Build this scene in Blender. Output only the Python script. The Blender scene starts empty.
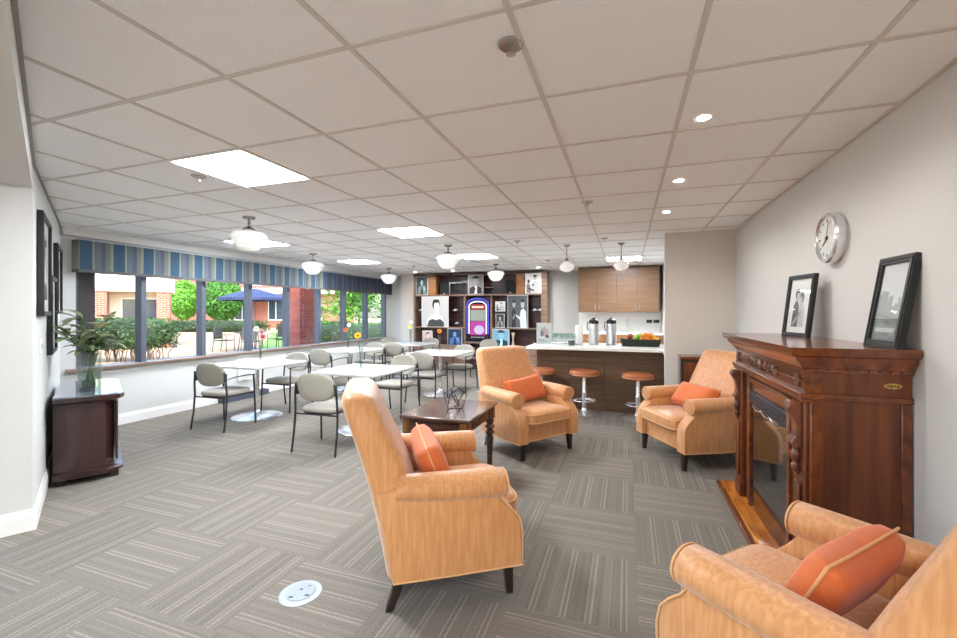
import bpy, bmesh, math, random
from mathutils import Vector, Matrix
random.seed(7)
PI = math.pi
R = math.radians
scn = bpy.context.scene
col = scn.collection

# ------------------------------------------------------------ camera
cam = bpy.data.cameras.new('camera')
cam.sensor_width = 36; cam.lens = 16.0; cam.shift_y = -7/957
cam.clip_start = .02; cam.clip_end = 300
camo = bpy.data.objects.new('camera', cam); col.objects.link(camo)
camo.location = (0, 0, 1.46); camo.rotation_euler = (R(90), 0, R(19.26))
scn.camera = camo
# ------------------------------------------------------------ world, sun, exposure
w = bpy.data.worlds.new('world'); scn.world = w; w.use_nodes = True
nt = w.node_tree; nt.nodes.clear()
sky = nt.nodes.new('ShaderNodeTexSky'); sky.sky_type = 'NISHITA'; sky.sun_disc = False
sky.sun_elevation = R(52); sky.sun_rotation = R(135); sky.air_density = 1.2; sky.dust_density = 3.0
bgn = nt.nodes.new('ShaderNodeBackground'); bgn.inputs[1].default_value = .34
wo = nt.nodes.new('ShaderNodeOutputWorld')
nt.links.new(sky.outputs[0], bgn.inputs[0]); nt.links.new(bgn.outputs[0], wo.inputs[0])
sun = bpy.data.lights.new('sun', 'SUN'); sun.energy = .8; sun.angle = R(1.5); sun.color = (1, .95, .88)
suno = bpy.data.objects.new('sun', sun); col.objects.link(suno)
suno.rotation_euler = Vector((.42, -.62, .9)).to_track_quat('Z', 'Y').to_euler()
suno.location = (8, -8, 14)
PANEL = 20.0
SPOT = 7.0
scn.view_settings.view_transform = 'Standard'; scn.view_settings.look = 'None'
scn.view_settings.gamma = 1; scn.view_settings.use_curve_mapping = False
scn.view_settings.exposure = 1.98
cy = scn.cycles
cy.max_bounces = 8; cy.diffuse_bounces = 5; cy.glossy_bounces = 4; cy.transmission_bounces = 6; cy.transparent_max_bounces = 12
cy.sample_clamp_indirect = 4; cy.caustics_reflective = False; cy.caustics_refractive = False

# ------------------------------------------------------------ materials
def lin(c):
    return tuple(((v/255)/12.92 if v/255 <= .04045 else ((v/255+.055)/1.055)**2.4) for v in c) + (1,)
_m = {}
def mat(name, rgb, rough=.6, metal=0, bump=0, bscale=60, var=0, vscale=8, sheen=0, coat=0, trans=0, ior=1.45, spec=.5):
    if name in _m: return _m[name]
    m = bpy.data.materials.new(name); m.use_nodes = True; _m[name] = m
    n = m.node_tree; b = n.nodes['Principled BSDF']
    b.inputs['Base Color'].default_value = lin(rgb); b.inputs['Roughness'].default_value = rough
    b.inputs['Metallic'].default_value = metal; b.inputs['IOR'].default_value = ior
    b.inputs['Specular IOR Level'].default_value = spec
    if sheen: b.inputs['Sheen Weight'].default_value = sheen
    if coat: b.inputs['Coat Weight'].default_value = coat; b.inputs['Coat Roughness'].default_value = .12
    if trans: b.inputs['Transmission Weight'].default_value = trans
    if bump or var: tc = n.nodes.new('ShaderNodeTexCoord')
    if var:
        nz = n.nodes.new('ShaderNodeTexNoise'); nz.inputs['Scale'].default_value = vscale; nz.inputs['Detail'].default_value = 3
        n.links.new(tc.outputs['Object'], nz.inputs['Vector'])
        mx = n.nodes.new('ShaderNodeMix'); mx.data_type = 'RGBA'
        mx.inputs[6].default_value = lin(tuple(max(0, v*(1-var)) for v in rgb)); mx.inputs[7].default_value = lin(tuple(min(255, v*(1+var)) for v in rgb))
        mr = n.nodes.new('ShaderNodeMapRange'); mr.inputs[1].default_value = .3; mr.inputs[2].default_value = .7
        n.links.new(nz.outputs[0], mr.inputs[0]); n.links.new(mr.outputs[0], mx.inputs[0]); n.links.new(mx.outputs[2], b.inputs['Base Color'])
    if bump:
        nb = n.nodes.new('ShaderNodeTexNoise'); nb.inputs['Scale'].default_value = bscale; nb.inputs['Detail'].default_value = 2
        n.links.new(tc.outputs['Object'], nb.inputs['Vector'])
        bp = n.nodes.new('ShaderNodeBump'); bp.inputs['Strength'].default_value = bump; bp.inputs['Distance'].default_value = .01
        n.links.new(nb.outputs[0], bp.inputs['Height']); n.links.new(bp.outputs[0], b.inputs['Normal'])
    return m
def emis(name, rgb, s):
    if name in _m: return _m[name]
    m = mat(name, rgb, .5); b = m.node_tree.nodes['Principled BSDF']
    b.inputs['Emission Color'].default_value = lin(rgb); b.inputs['Emission Strength'].default_value = s
    return m
def wood(name, c1, c2, rough=.35, scale=(2, 2, 26), coat=.25, grain=1.0):
    if name in _m: return _m[name]
    m = mat(name, c1, rough, coat=coat); n = m.node_tree; b = n.nodes['Principled BSDF']
    tc = n.nodes.new('ShaderNodeTexCoord'); mp = n.nodes.new('ShaderNodeMapping')
    mp.inputs['Scale'].default_value = scale
    n.links.new(tc.outputs['Object'], mp.inputs[0])
    nz = n.nodes.new('ShaderNodeTexNoise'); nz.inputs['Scale'].default_value = 1.0; nz.inputs['Detail'].default_value = 5; nz.inputs['Distortion'].default_value = .6
    n.links.new(mp.outputs[0], nz.inputs['Vector'])
    cr = n.nodes.new('ShaderNodeValToRGB'); cr.color_ramp.elements[0].position = .32; cr.color_ramp.elements[1].position = .68
    cr.color_ramp.elements[0].color = lin(c1); cr.color_ramp.elements[1].color = lin(c2)
    n.links.new(nz.outputs[0], cr.inputs[0]); n.links.new(cr.outputs[0], b.inputs['Base Color'])
    return m
def glassy(name, tint=(235, 240, 240), refl=.08, rough=.02, fm=.5):
    if name in _m: return _m[name]
    m = bpy.data.materials.new(name); m.use_nodes = True; _m[name] = m
    n = m.node_tree; n.nodes.clear()
    t = n.nodes.new('ShaderNodeBsdfTransparent'); t.inputs[0].default_value = lin(tint)
    g = n.nodes.new('ShaderNodeBsdfGlossy'); g.inputs['Roughness'].default_value = rough
    lw = n.nodes.new('ShaderNodeLayerWeight'); lw.inputs[0].default_value = .25
    mm = n.nodes.new('ShaderNodeMath'); mm.operation = 'MULTIPLY_ADD'; mm.inputs[1].default_value = fm; mm.inputs[2].default_value = refl
    n.links.new(lw.outputs['Fresnel'], mm.inputs[0])
    mx = n.nodes.new('ShaderNodeMixShader'); o = n.nodes.new('ShaderNodeOutputMaterial')
    n.links.new(mm.outputs[0], mx.inputs[0]); n.links.new(t.outputs[0], mx.inputs[1]); n.links.new(g.outputs[0], mx.inputs[2])
    n.links.new(mx.outputs[0], o.inputs[0])
    return m
def nd(n, t, **k):
    x = n.nodes.new(t)
    for a, v in k.items(): setattr(x, a, v)
    return x
def mth(n, op, a, b=None, c=None):
    x = nd(n, 'ShaderNodeMath', operation=op)
    for i, v in enumerate((a, b, c)):
        if v is None: continue
        if isinstance(v, (int, float)): x.inputs[i].default_value = v
        else: n.links.new(v, x.inputs[i])
    return x.outputs[0]

M_wall = mat('wall_paint', (205, 205, 202), .85, bump=.04, bscale=220)
M_wall2 = mat('wall_paint_beige', (210, 204, 197), .85, bump=.04, bscale=220)
M_trim = mat('trim_white', (232, 231, 228), .45)
M_ceil = mat('ceiling_tile', (242, 241, 240), .9, bump=.35, bscale=170, var=.025, vscale=150)
M_grid = mat('ceiling_bar', (206, 200, 192), .5)
M_diff = emis('light_diffuser', (238, 246, 255), PANEL)
M_spot = emis('downlight_bulb', (255, 248, 238), 30)
M_bulb = mat('opal_glass', (250, 249, 246), .18, coat=.3)
_b = M_bulb.node_tree.nodes['Principled BSDF']; _b.inputs['Emission Color'].default_value = lin((255, 252, 246)); _b.inputs['Emission Strength'].default_value = .06
M_chrome = mat('chrome', (228, 228, 230), .22, .8)
M_steel = mat('brushed_steel', (190, 190, 192), .3, 1)
M_black = mat('black_metal', (30, 31, 36), .38, spec=.6)
M_blackp = mat('black_plastic', (28, 28, 30), .4)
M_frame = mat('window_frame_metal', (84, 90, 104), .45)
M_glass = glassy('window_glass', (248, 250, 249), .008, fm=.12)
M_clear = glassy('clear_glass', (242, 247, 246), .04, fm=.3)
M_picg = glassy('picture_glass', (253, 254, 254), .01, fm=.12)
M_white = mat('white_laminate', (204, 205, 206), .22, coat=.3)
M_quartz = mat('white_quartz', (236, 234, 229), .25, var=.02, vscale=90)
M_cushion = mat('chair_upholstery', (150, 144, 134), .8, bump=.15, bscale=300, var=.05, vscale=160)
M_mahog = wood('mahogany', (82, 38, 15), (126, 66, 30), .38, (16, 16, 1.3), .2)
M_mahog_h = wood('mahogany_horizontal', (84, 40, 16), (130, 68, 32), .26, (14, 1.2, 14), .6)
M_hearth = wood('hearth_wood', (150, 82, 26), (204, 128, 50), .25, (18, 3, 18), .6)
M_carve = wood('carved_wood', (78, 42, 28), (134, 84, 60), .3, (9, 9, 9), .4)
M_dark = wood('espresso_wood', (34, 20, 20), (64, 38, 36), .3, (10, 10, 1.2), .4)
M_table = wood('walnut_table', (52, 30, 22), (96, 62, 46), .22, (1.5, 18, 18), .5)
M_tablel = wood('walnut_flute', (104, 60, 30), (160, 102, 56), .3, (24, 24, 2), .3)
M_bar = wood('bar_panel', (84, 58, 40), (108, 78, 54), .45, (1.2, 1.2, 22), .1)
M_oak = wood('oak_cabinet', (112, 80, 55), (136, 102, 73), .4, (1.5, 1.5, 24), .1)
M_oak2 = wood('oak_box', (150, 100, 58), (176, 122, 76), .4, (3, 3, 24), .1)
M_shelf = wood('shelf_wood', (116, 88, 74), (152, 122, 104), .4, (1.5, 1.5, 18), .1)
M_shback = wood('shelf_back', (58, 34, 34), (88, 56, 54), .3, (1.5, 1.5, 12), .3)
M_sill = wood('sill_wood', (122, 98, 88), (156, 132, 118), .35, (14, 1, 14), .2)
M_leather = mat('stool_leather', (172, 102, 64), .4, bump=.1, bscale=200)
M_piping = mat('piping', (214, 164, 112), .6)
M_legw = mat('leg_dark_wood', (36, 24, 20), .3, coat=.4)
M_pillow = mat('pillow_orange', (206, 106, 52), .75, bump=.1, bscale=350, var=.03, vscale=14, sheen=.2)

def fabric_mat():
    m = mat('armchair_fabric', (226, 172, 116), .5, sheen=.35); n = m.node_tree; b = n.nodes['Principled BSDF']
    tc = nd(n, 'ShaderNodeTexCoord'); mp = nd(n, 'ShaderNodeMapping'); mp.inputs['Scale'].default_value = (1, 1, .10)
    n.links.new(tc.outputs['Object'], mp.inputs[0])
    nz = nd(n, 'ShaderNodeTexNoise'); nz.inputs['Scale'].default_value = 62; nz.inputs['Detail'].default_value = 1.2; nz.inputs['Distortion'].default_value = .5
    n.links.new(mp.outputs[0], nz.inputs['Vector'])
    cr = nd(n, 'ShaderNodeValToRGB'); e = cr.color_ramp.elements
    e[0].position = .38; e[0].color = lin((192, 131, 78)); e[1].position = .66; e[1].color = lin((207, 149, 94))
    n.links.new(nz.outputs[0], cr.inputs[0]); n.links.new(cr.outputs[0], b.inputs['Base Color'])
    mr = nd(n, 'ShaderNodeMapRange'); mr.inputs[1].default_value = .4; mr.inputs[2].default_value = .65; mr.inputs[3].default_value = .5; mr.inputs[4].default_value = .34
    n.links.new(nz.outputs[0], mr.inputs[0]); n.links.new(mr.outputs[0], b.inputs['Roughness'])
    return m
M_fab = fabric_mat()

def carpet_mat():
    m = mat('carpet_tiles', (150, 144, 137), .95, spec=.1); n = m.node_tree; b = n.nodes['Principled BSDF']
    tc = nd(n, 'ShaderNodeTexCoord'); sp = nd(n, 'ShaderNodeSeparateXYZ'); n.links.new(tc.outputs['Object'], sp.inputs[0])
    u = mth(n, 'DIVIDE', mth(n, 'SUBTRACT', sp.outputs[0], .05), .61)
    v = mth(n, 'DIVIDE', mth(n, 'SUBTRACT', sp.outputs[1], 3.27), .61)
    fu, fv = mth(n, 'FRACT', u), mth(n, 'FRACT', v)
    cu, cv = mth(n, 'FLOOR', u), mth(n, 'FLOOR', v)
    par = mth(n, 'FLOORED_MODULO', mth(n, 'ADD', cu, cv), 2)
    mx = nd(n, 'ShaderNodeMix'); n.links.new(par, mx.inputs[0]); n.links.new(fv, mx.inputs[2]); n.links.new(fu, mx.inputs[3])
    s = mx.outputs[0]
    cr = nd(n, 'ShaderNodeValToRGB'); r = cr.color_ramp; r.interpolation = 'CONSTANT'
    lines = [(.16, .8), (.20, .8), (.31, .4), (.405, .85), (.445, .8), (.60, .8), (.64, .85), (.775, .4), (.865, .8), (.905, .8)]
    r.elements[0].position = 0; r.elements[0].color = (0, 0, 0, 1); r.elements[1].position = .999; r.elements[1].color = (0, 0, 0, 1)
    for p, k in lines:
        e = r.elements.new(p); e.color = (k, k, k, 1); e = r.elements.new(p+.013); e.color = (0, 0, 0, 1)
    n.links.new(s, cr.inputs[0])
    # pile: fine streaks across the line direction, low contrast mottling, per-tile tone
    nz = nd(n, 'ShaderNodeTexNoise'); nz.inputs['Scale'].default_value = 105; nz.inputs['Detail'].default_value = 2; n.links.new(tc.outputs['Object'], nz.inputs['Vector'])
    st = nd(n, 'ShaderNodeTexNoise', noise_dimensions='2D'); st.inputs['Scale'].default_value = 1
    cv2 = nd(n, 'ShaderNodeCombineXYZ'); n.links.new(mth(n, 'MULTIPLY', s, 26), cv2.inputs[0]); n.links.new(mth(n, 'ADD', mth(n, 'MULTIPLY', cu, 7.3), mth(n, 'MULTIPLY', cv, 3.1)), cv2.inputs[1])
    n.links.new(cv2.outputs[0], st.inputs['Vector'])
    wn = nd(n, 'ShaderNodeTexWhiteNoise', noise_dimensions='2D'); c3 = nd(n, 'ShaderNodeCombineXYZ'); n.links.new(cu, c3.inputs[0]); n.links.new(cv, c3.inputs[1]); n.links.new(c3.outputs[0], wn.inputs['Vector'])
    val = mth(n, 'ADD', mth(n, 'MULTIPLY', nz.outputs[0], .62), mth(n, 'MULTIPLY_ADD', st.outputs[0], .40, .17))
    val = mth(n, 'ADD', val, mth(n, 'MULTIPLY', wn.outputs['Value'], .08))
    val = mth(n, 'SUBTRACT', val, mth(n, 'MULTIPLY', par, .06))
    c = nd(n, 'ShaderNodeMix', data_type='RGBA'); c.inputs[6].default_value = lin((82, 77, 70)); c.inputs[7].default_value = lin((141, 134, 124))
    mr = nd(n, 'ShaderNodeMapRange'); mr.inputs[1].default_value = .15; mr.inputs[2].default_value = 1.05; n.links.new(val, mr.inputs[0]); n.links.new(mr.outputs[0], c.inputs[0])
    c2 = nd(n, 'ShaderNodeMix', data_type='RGBA'); n.links.new(c.outputs[2], c2.inputs[6]); c2.inputs[7].default_value = lin((168, 160, 148))
    n.links.new(mth(n, 'MULTIPLY', cr.outputs[0], mth(n, 'MULTIPLY_ADD', nz.outputs[0], .8, .12)), c2.inputs[0])
    n.links.new(c2.outputs[2], b.inputs['Base Color'])
    bp = nd(n, 'ShaderNodeBump'); bp.inputs['Strength'].default_value = .4; bp.inputs['Distance'].default_value = .004
    n.links.new(nz.outputs[0], bp.inputs['Height']); n.links.new(bp.outputs[0], b.inputs['Normal'])
    return m
M_carpet = carpet_mat()

def valance_mat(name, cols, trim=(92, 90, 92)):
    m = mat(name, (120, 130, 140), .85); n = m.node_tree; b = n.nodes['Principled BSDF']
    tc = nd(n, 'ShaderNodeTexCoord'); sp = nd(n, 'ShaderNodeSeparateXYZ'); n.links.new(tc.outputs['Object'], sp.inputs[0])
    f = mth(n, 'FRACT', mth(n, 'DIVIDE', sp.outputs[1], .352))
    cr = nd(n, 'ShaderNodeValToRGB'); r = cr.color_ramp; r.interpolation = 'CONSTANT'
    r.elements[0].position = 0; r.elements[0].color = lin(cols[0][1]); r.elements[1].position = cols[1][0]; r.elements[1].color = lin(cols[1][1])
    for p, c in cols[2:]:
        e = r.elements.new(p); e.color = lin(c)
    n.links.new(f, cr.inputs[0])
    mx = nd(n, 'ShaderNodeMix', data_type='RGBA'); n.links.new(cr.outputs[0], mx.inputs[6]); mx.inputs[7].default_value = lin(trim)
    n.links.new(mth(n, 'LESS_THAN', sp.outputs[2], .035), mx.inputs[0])
    n.links.new(mx.outputs[2], b.inputs['Base Color'])
    return m
M_val = valance_mat('valance_blue_stripe', [(0, (50, 78, 98)), (.36, (128, 130, 120)), (.42, (88, 96, 104)), (.62, (76, 84, 97)), (.76, (104, 107, 98)), (.92, (130, 128, 116))])
M_val2 = valance_mat('valance_darker_stripe', [(0, (40, 54, 78)), (.3, (74, 78, 88)), (.36, (52, 56, 70)), (.6, (44, 48, 62)), (.76, (58, 60, 68)), (.92, (80, 80, 84))], (72, 66, 66))  # similar stripes in darker tones for the far-end valance

def brick_mat(name, c1, c2, mortar, sc=1):
    m = mat(name, c1, .85); n = m.node_tree; b = n.nodes['Principled BSDF']
    tc = nd(n, 'ShaderNodeTexCoord'); sp = nd(n, 'ShaderNodeSeparateXYZ'); n.links.new(tc.outputs['Object'], sp.inputs[0])
    cb = nd(n, 'ShaderNodeCombineXYZ'); n.links.new(mth(n, 'ADD', sp.outputs[0], sp.outputs[1]), cb.inputs[0]); n.links.new(sp.outputs[2], cb.inputs[1])
    bt = nd(n, 'ShaderNodeTexBrick'); n.links.new(cb.outputs[0], bt.inputs['Vector'])
    bt.inputs['Color1'].default_value = lin(c1); bt.inputs['Color2'].default_value = lin(c2); bt.inputs['Mortar'].default_value = lin(mortar)
    bt.inputs['Scale'].default_value = 1; bt.inputs['Brick Width'].default_value = .22*sc; bt.inputs['Row Height'].default_value = .075*sc; bt.inputs['Mortar Size'].default_value = .008*sc
    n.links.new(bt.outputs[0], b.inputs['Base Color'])
    return m
M_brick = brick_mat('red_brick', (142, 66, 50), (166, 84, 64), (180, 150, 135))
M_brickd = brick_mat('maroon_brick', (120, 60, 54), (140, 74, 64), (128, 84, 76))
M_concrete = mat('patio_concrete', (148, 128, 108), .9, var=.04, vscale=2, spec=.15)
M_cream = mat('cream_fascia', (214, 204, 184), .8)
M_leaf = mat('hedge_leaf', (40, 66, 26), .6, var=.35, vscale=3)
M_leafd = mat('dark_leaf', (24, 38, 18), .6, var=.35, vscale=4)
M_leafb = mat('bright_leaf', (84, 140, 34), .55, var=.25, vscale=2)
M_twig = mat('twig', (84, 66, 52), .9)
M_navy = mat('umbrella_navy', (36, 46, 80), .7)
M_pane = mat('far_window_pane', (60, 72, 84), .08, spec=.8)
M_grass = mat('lawn_green', (92, 140, 56), .9, var=.15, vscale=2)

# ------------------------------------------------------------ mesh builder
class MB:
    def __init__(s): s.v = []; s.f = []; s.m = []
    def add(s, vs, fs, mi=0, T=None):
        o = len(s.v)
        s.v += [tuple(T @ Vector(p)) if T else tuple(p) for p in vs]
        s.f += [tuple(i+o for i in f) for f in fs]; s.m += [mi]*len(fs); return s
    def box(s, x0, y0, z0, x1, y1, z1, mi=0, T=None):
        vs = [(x, y, z) for z in (z0, z1) for y in (y0, y1) for x in (x0, x1)]
        return s.add(vs, [(0, 2, 3, 1), (4, 5, 7, 6), (0, 1, 5, 4), (2, 6, 7, 3), (0, 4, 6, 2), (1, 3, 7, 5)], mi, T)
    def prism(s, poly, a, b, axis='x', mi=0, T=None):
        n = len(poly)
        def pt(p, t):
            return (t, p[0], p[1]) if axis == 'x' else ((p[0], t, p[1]) if axis == 'y' else (p[0], p[1], t))
        vs = [pt(p, a) for p in poly] + [pt(p, b) for p in poly]
        fs = [tuple(range(n))[::-1], tuple(range(n, 2*n))] + [(i, (i+1) % n, n+(i+1) % n, n+i) for i in range(n)]
        return s.add(vs, fs, mi, T)
    def loft(s, rings, mi=0, T=None, caps=True, closed=True):
        n = len(rings[0]); vs = [p for r in rings for p in r]; fs = []
        for k in range(len(rings)-1):
            for i in range(n if closed else n-1):
                j = (i+1) % n; fs.append((k*n+i, k*n+j, (k+1)*n+j, (k+1)*n+i))
        if caps: fs.append(tuple(range(n))[::-1]); fs.append(tuple(range((len(rings)-1)*n, len(rings)*n)))
        return s.add(vs, fs, mi, T)
    def cyl(s, p, q, r0, r1=None, n=12, mi=0, T=None):
        return s.tube([p, q], r0, n, mi=mi, T=T, r1=r1)
    def tube(s, pts, r, n=8, closed=False, mi=0, T=None, r1=None, sc=None):
        pts = [Vector(p) for p in pts]; rings = []; N = len(pts); up = None
        for i, p in enumerate(pts):
            if closed: t = (pts[(i+1) % N]-pts[i-1]).normalized()
            else: t = (pts[min(i+1, N-1)]-pts[max(i-1, 0)]).normalized()
            if up is None:
                a = Vector((0, 0, 1)) if abs(t.z) < .9 else Vector((1, 0, 0)); up = (a-t*a.dot(t)).normalized()
            else: up = (up-t*up.dot(t)).normalized()
            b = t.cross(up); rr = r if r1 is None else r+(r1-r)*i/(N-1)
            a1, b1 = sc or (1, 1)
            rings.append([tuple(p+up*(math.cos(2*PI*k/n)*rr*a1)+b*(math.sin(2*PI*k/n)*rr*b1)) for k in range(n)])
        if closed: rings.append(rings[0])
        return s.loft(rings, mi, T, caps=not closed)
    def lathe(s, prof, n=24, c=(0, 0, 0), mi=0, T=None, wav=None):
        rings = []
        for k, (r, z) in enumerate(prof):
            rings.append([(c[0]+max(r, .0004)*math.cos(2*PI*i/n)*(1 if not wav else 1+wav*math.cos(i*2*PI*wav_n/n)), c[1]+max(r, .0004)*math.sin(2*PI*i/n), c[2]+z) for i in range(n)])
        return s.loft(rings, mi, T)
    def ball(s, c, r, n=16, m=10, e=1.0, mi=0, T=None):
        rings = []
        sg = lambda v, p: math.copysign(abs(v)**p, v)
        for j in range(m+1):
            a = -PI/2+PI*j/m; ca = max(math.cos(a), .02)**e; sa = sg(math.sin(a), e)
            rings.append([(c[0]+r[0]*ca*sg(math.cos(2*PI*i/n), e), c[1]+r[1]*ca*sg(math.sin(2*PI*i/n), e), c[2]+r[2]*sa) for i in range(n)])
        return s.loft(rings, mi, T)
    def build(s, name, mats, parent=None, smooth=None, bevel=0, seg=2, sub=0, kind=None, label=None):
        me = bpy.data.meshes.new(name); me.from_pydata(s.v, [], s.f)
        if not isinstance(mats, (list, tuple)): mats = [mats]
        for m in mats: me.materials.append(m)
        for p, i in zip(me.polygons, s.m): p.material_index = i
        bm = bmesh.new(); bm.from_mesh(me); bmesh.ops.recalc_face_normals(bm, faces=bm.faces); bm.to_mesh(me); bm.free()
        if smooth is not None:
            me.shade_smooth(); me.set_sharp_from_angle(angle=R(smooth))
        o = bpy.data.objects.new(name, me); col.objects.link(o)
        if parent: o.parent = parent
        if bevel:
            md = o.modifiers.new('bevel', 'BEVEL'); md.width = bevel; md.segments = seg; md.limit_method = 'ANGLE'; md.angle_limit = R(40)
            if smooth is None: me.shade_smooth(); me.set_sharp_from_angle(angle=R(30)); md.harden_normals = False
        if sub:
            md = o.modifiers.new('sub', 'SUBSURF'); md.levels = sub; md.render_levels = sub
        if kind: o['kind'] = kind
        if label: o['label'] = label
        return o
def rrect(hx, hy, r, z, n=4, cx=0, cy=0):
    p = []
    for qx, qy, a0 in ((1, 1, 0), (-1, 1, 90), (-1, -1, 180), (1, -1, 270)):
        for k in range(n+1):
            a = R(a0+90*k/n); p.append((cx+qx*(hx-r)+r*math.cos(a), cy+qy*(hy-r)+r*math.sin(a), z))
    return p
def sup(hx, hy, z, e=.35, n=28, cx=0, cy=0):
    sg = lambda v: math.copysign(abs(v)**e, v)
    return [(cx+hx*sg(math.cos(2*PI*i/n)), cy+hy*sg(math.sin(2*PI*i/n)), z) for i in range(n)]
def tag(o, label, cat, group=None):
    o['label'] = label; o['category'] = cat
    if group: o['group'] = group
    return o
def thing(name, label, cat, loc=(0, 0, 0), rz=0, group=None):
    o = bpy.data.objects.new(name, None); col.objects.link(o); o.empty_display_size = .1
    o.location = loc; o.rotation_euler = (0, 0, rz); return tag(o, label, cat, group)
def kids(o): return [c for c in bpy.data.objects if c.parent == o]
def dup(o, loc=None, rz=None, label=None, group=None, parent=None):
    c = o.copy(); col.objects.link(c)
    if parent is not None: c.parent = parent
    if loc is not None: c.location = loc
    if rz is not None: c.rotation_euler = (0, 0, rz)
    if label: c['label'] = label
    if group: c['group'] = group
    for k in kids(o): dup(k, parent=c)
    return c
def struct(name, mb, m, parent=None, **k):
    return mb.build(name, m, parent, kind='structure', **k)

# ------------------------------------------------------------ room shell
XL, XR, YF, ZC = -6.2, 1.24, 10.3, 2.46
GX, GY, GP, GPX = .25, 1.965, .6125, .619
struct('floor', MB().box(XL-.15, -2.75, -.1, XR+.15, YF+.15, 0), M_carpet)
c = MB().box(XL-.15, -2.75, ZC, XR+.15, YF+.15, ZC+.15)
k = -11
while GX+k*GPX < XR:
    x = GX+k*GPX
    if x > XL: c.box(x-.010, -2.6, ZC-.006, x+.010, YF, ZC+.001, 1)
    k += 1
for k in range(-8, 15):
    y = GY+k*GP
    if -2.6 < y < YF: c.box(XL, y-.010, ZC-.005, XR, y+.010, ZC+.001, 1)
c.box(XR-.02, -2.6, ZC-.008, XR, YF, ZC+.001, 1).box(XL, 3.0, ZC-.008, XL+.02, YF, ZC+.001, 1)
struct('ceiling', c, [M_ceil, M_grid])
struct('wall_near', MB().box(-5.0, -2.75, 0, -1.6, -2.6, ZC), M_wall)  # unseen wall stretch, sized to block part of the daylight behind the camera
struct('wall_right', MB().box(XR, -2.75, 0, XR+.15, 5.88, ZC), M_wall)
struct('wall_far', MB().box(XL-.15, YF, 0, XR+.15, YF+.15, ZC), M_wall)
struct('wall_divider', MB().box(.455, 5.88, 0, XR+.15, 6.02, ZC), M_wall2)
struct('wall_kitchen', MB().box(.72, 6.02, 0, .84, YF, ZC), M_wall)
struct('wall_left', MB().box(XL-.15, 3.0, 0, XL, YF, .75).box(XL-.15, 3.0, 2.2, XL, YF, ZC).box(XL-.15, 2.9, .75, XL, 3.2, 2.2).box(XL-.15, 10.12, .75, XL, YF, 2.2), M_wall)
EA = math.atan2(.552, -1)
o = struct('wall_diagonal', MB().box(0, 0, 0, 2.86, .16, ZC).prism([(0, 0), (-5.72, -.32), (-5.72, .16), (0, .16)], 2.295, ZC, 'z'), M_wall)
o.location = (-3.77, 1.71, 0); o.rotation_euler = (0, 0, EA)
o = struct('trim_5', MB().prism([(0, -.001), (-5.72, -.321), (-5.72, -.335), (0, -.015)], ZC-.02, ZC-.012, 'z').box(0, -.015, ZC-.02, 2.7, 0, ZC-.012), mat('wall_angle', (150, 148, 144), .5)); o.location = (-3.77, 1.71, 0); o.rotation_euler = (0, 0, EA)
def base(name, x0, x1, loc, rz, jamb=False):
    m = MB()
    prof = [(0, 0), (-.018, 0), (-.018, .10), (-.010, .115), (-.008, .14), (0, .14)]
    m.prism(prof, x0, x1, 'x')
    o = struct(name, m, M_trim); o.location = loc; o.rotation_euler = (0, 0, rz); return o
base('baseboard_diagonal', 0, 2.8, (-3.77, 1.71, 0), EA)
base('baseboard_jamb', -.018, .16, (-3.77, 1.71, 0), EA+PI/2).scale = (1, -1, 1)
base('baseboard_left', 3.07, YF, (XL, 0, 0), PI/2)
base('baseboard_right', -5.88, 2.6, (XR, 0, 0), -PI/2)
base('baseboard_divider', .455, XR, (0, 5.88, 0), 0)
base('baseboard_far', XL, -5.3, (0, YF, 0), 0)
struct('trim_1', MB().box(-5.72, YF-.22, 0, -5.32, YF, ZC), M_wall2)
# light switch plate on the diagonal wall
def diag(t, z, off=0):   # point on the diagonal wall, off = distance into the room
    return (-3.77+t*math.cos(EA)+off*math.sin(EA), 1.71+t*math.sin(EA)-off*math.cos(EA), z)
t = thing('light_switch', 'small white switch plate low on the left wall beside the framed photos', 'switch', diag(.5, 1.2), EA)
MB().box(-.06, -.006, -.06, .06, 0, .06).build('plate', M_trim, t, bevel=.002)
for x in (-.03, .03): MB().box(x-.008, -.012, -.017, x+.008, -.006, .017).build('toggle', M_white, t)

# ------------------------------------------------------------ windows
my = [3.18, 3.96, 4.83, 5.70, 6.58, 7.47, 8.34, 9.22, 10.12]
for i in range(8):
    a, b = my[i], my[i+1]
    m = MB().box(XL-.13, b-.035 if i < 7 else b-.06, .75, XL-.005, b+.035 if i < 7 else b+.02, 2.2)
    if i == 0: m.box(XL-.13, a, .75, XL-.005, a+.04, 2.2)
    y0 = a+(.04 if i == 0 else .035); y1 = b-(.035 if i < 7 else .06)
    m.box(XL-.12, y0, .75, XL-.03, y1, .79).box(XL-.12, y0, 2.15, XL-.03, y1, 2.2)
    f = struct('window_%d' % (i+1), m, M_frame, bevel=.004)
    MB().box(XL-.075, y0, .79, XL-.068, y1, 2.15).build('window_pane', M_glass, f)
struct('trim_2', MB().box(XL-.02, 3.1, .75, XL+.075, 10.14, .785), M_sill, bevel=.006)
struct('trim_3', MB().box(XL, 3.06, 2.36, XL+.05, YF, 2.40).box(XL, 3.06, 2.40, XL+.035, YF, 2.46), M_trim)

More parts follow.
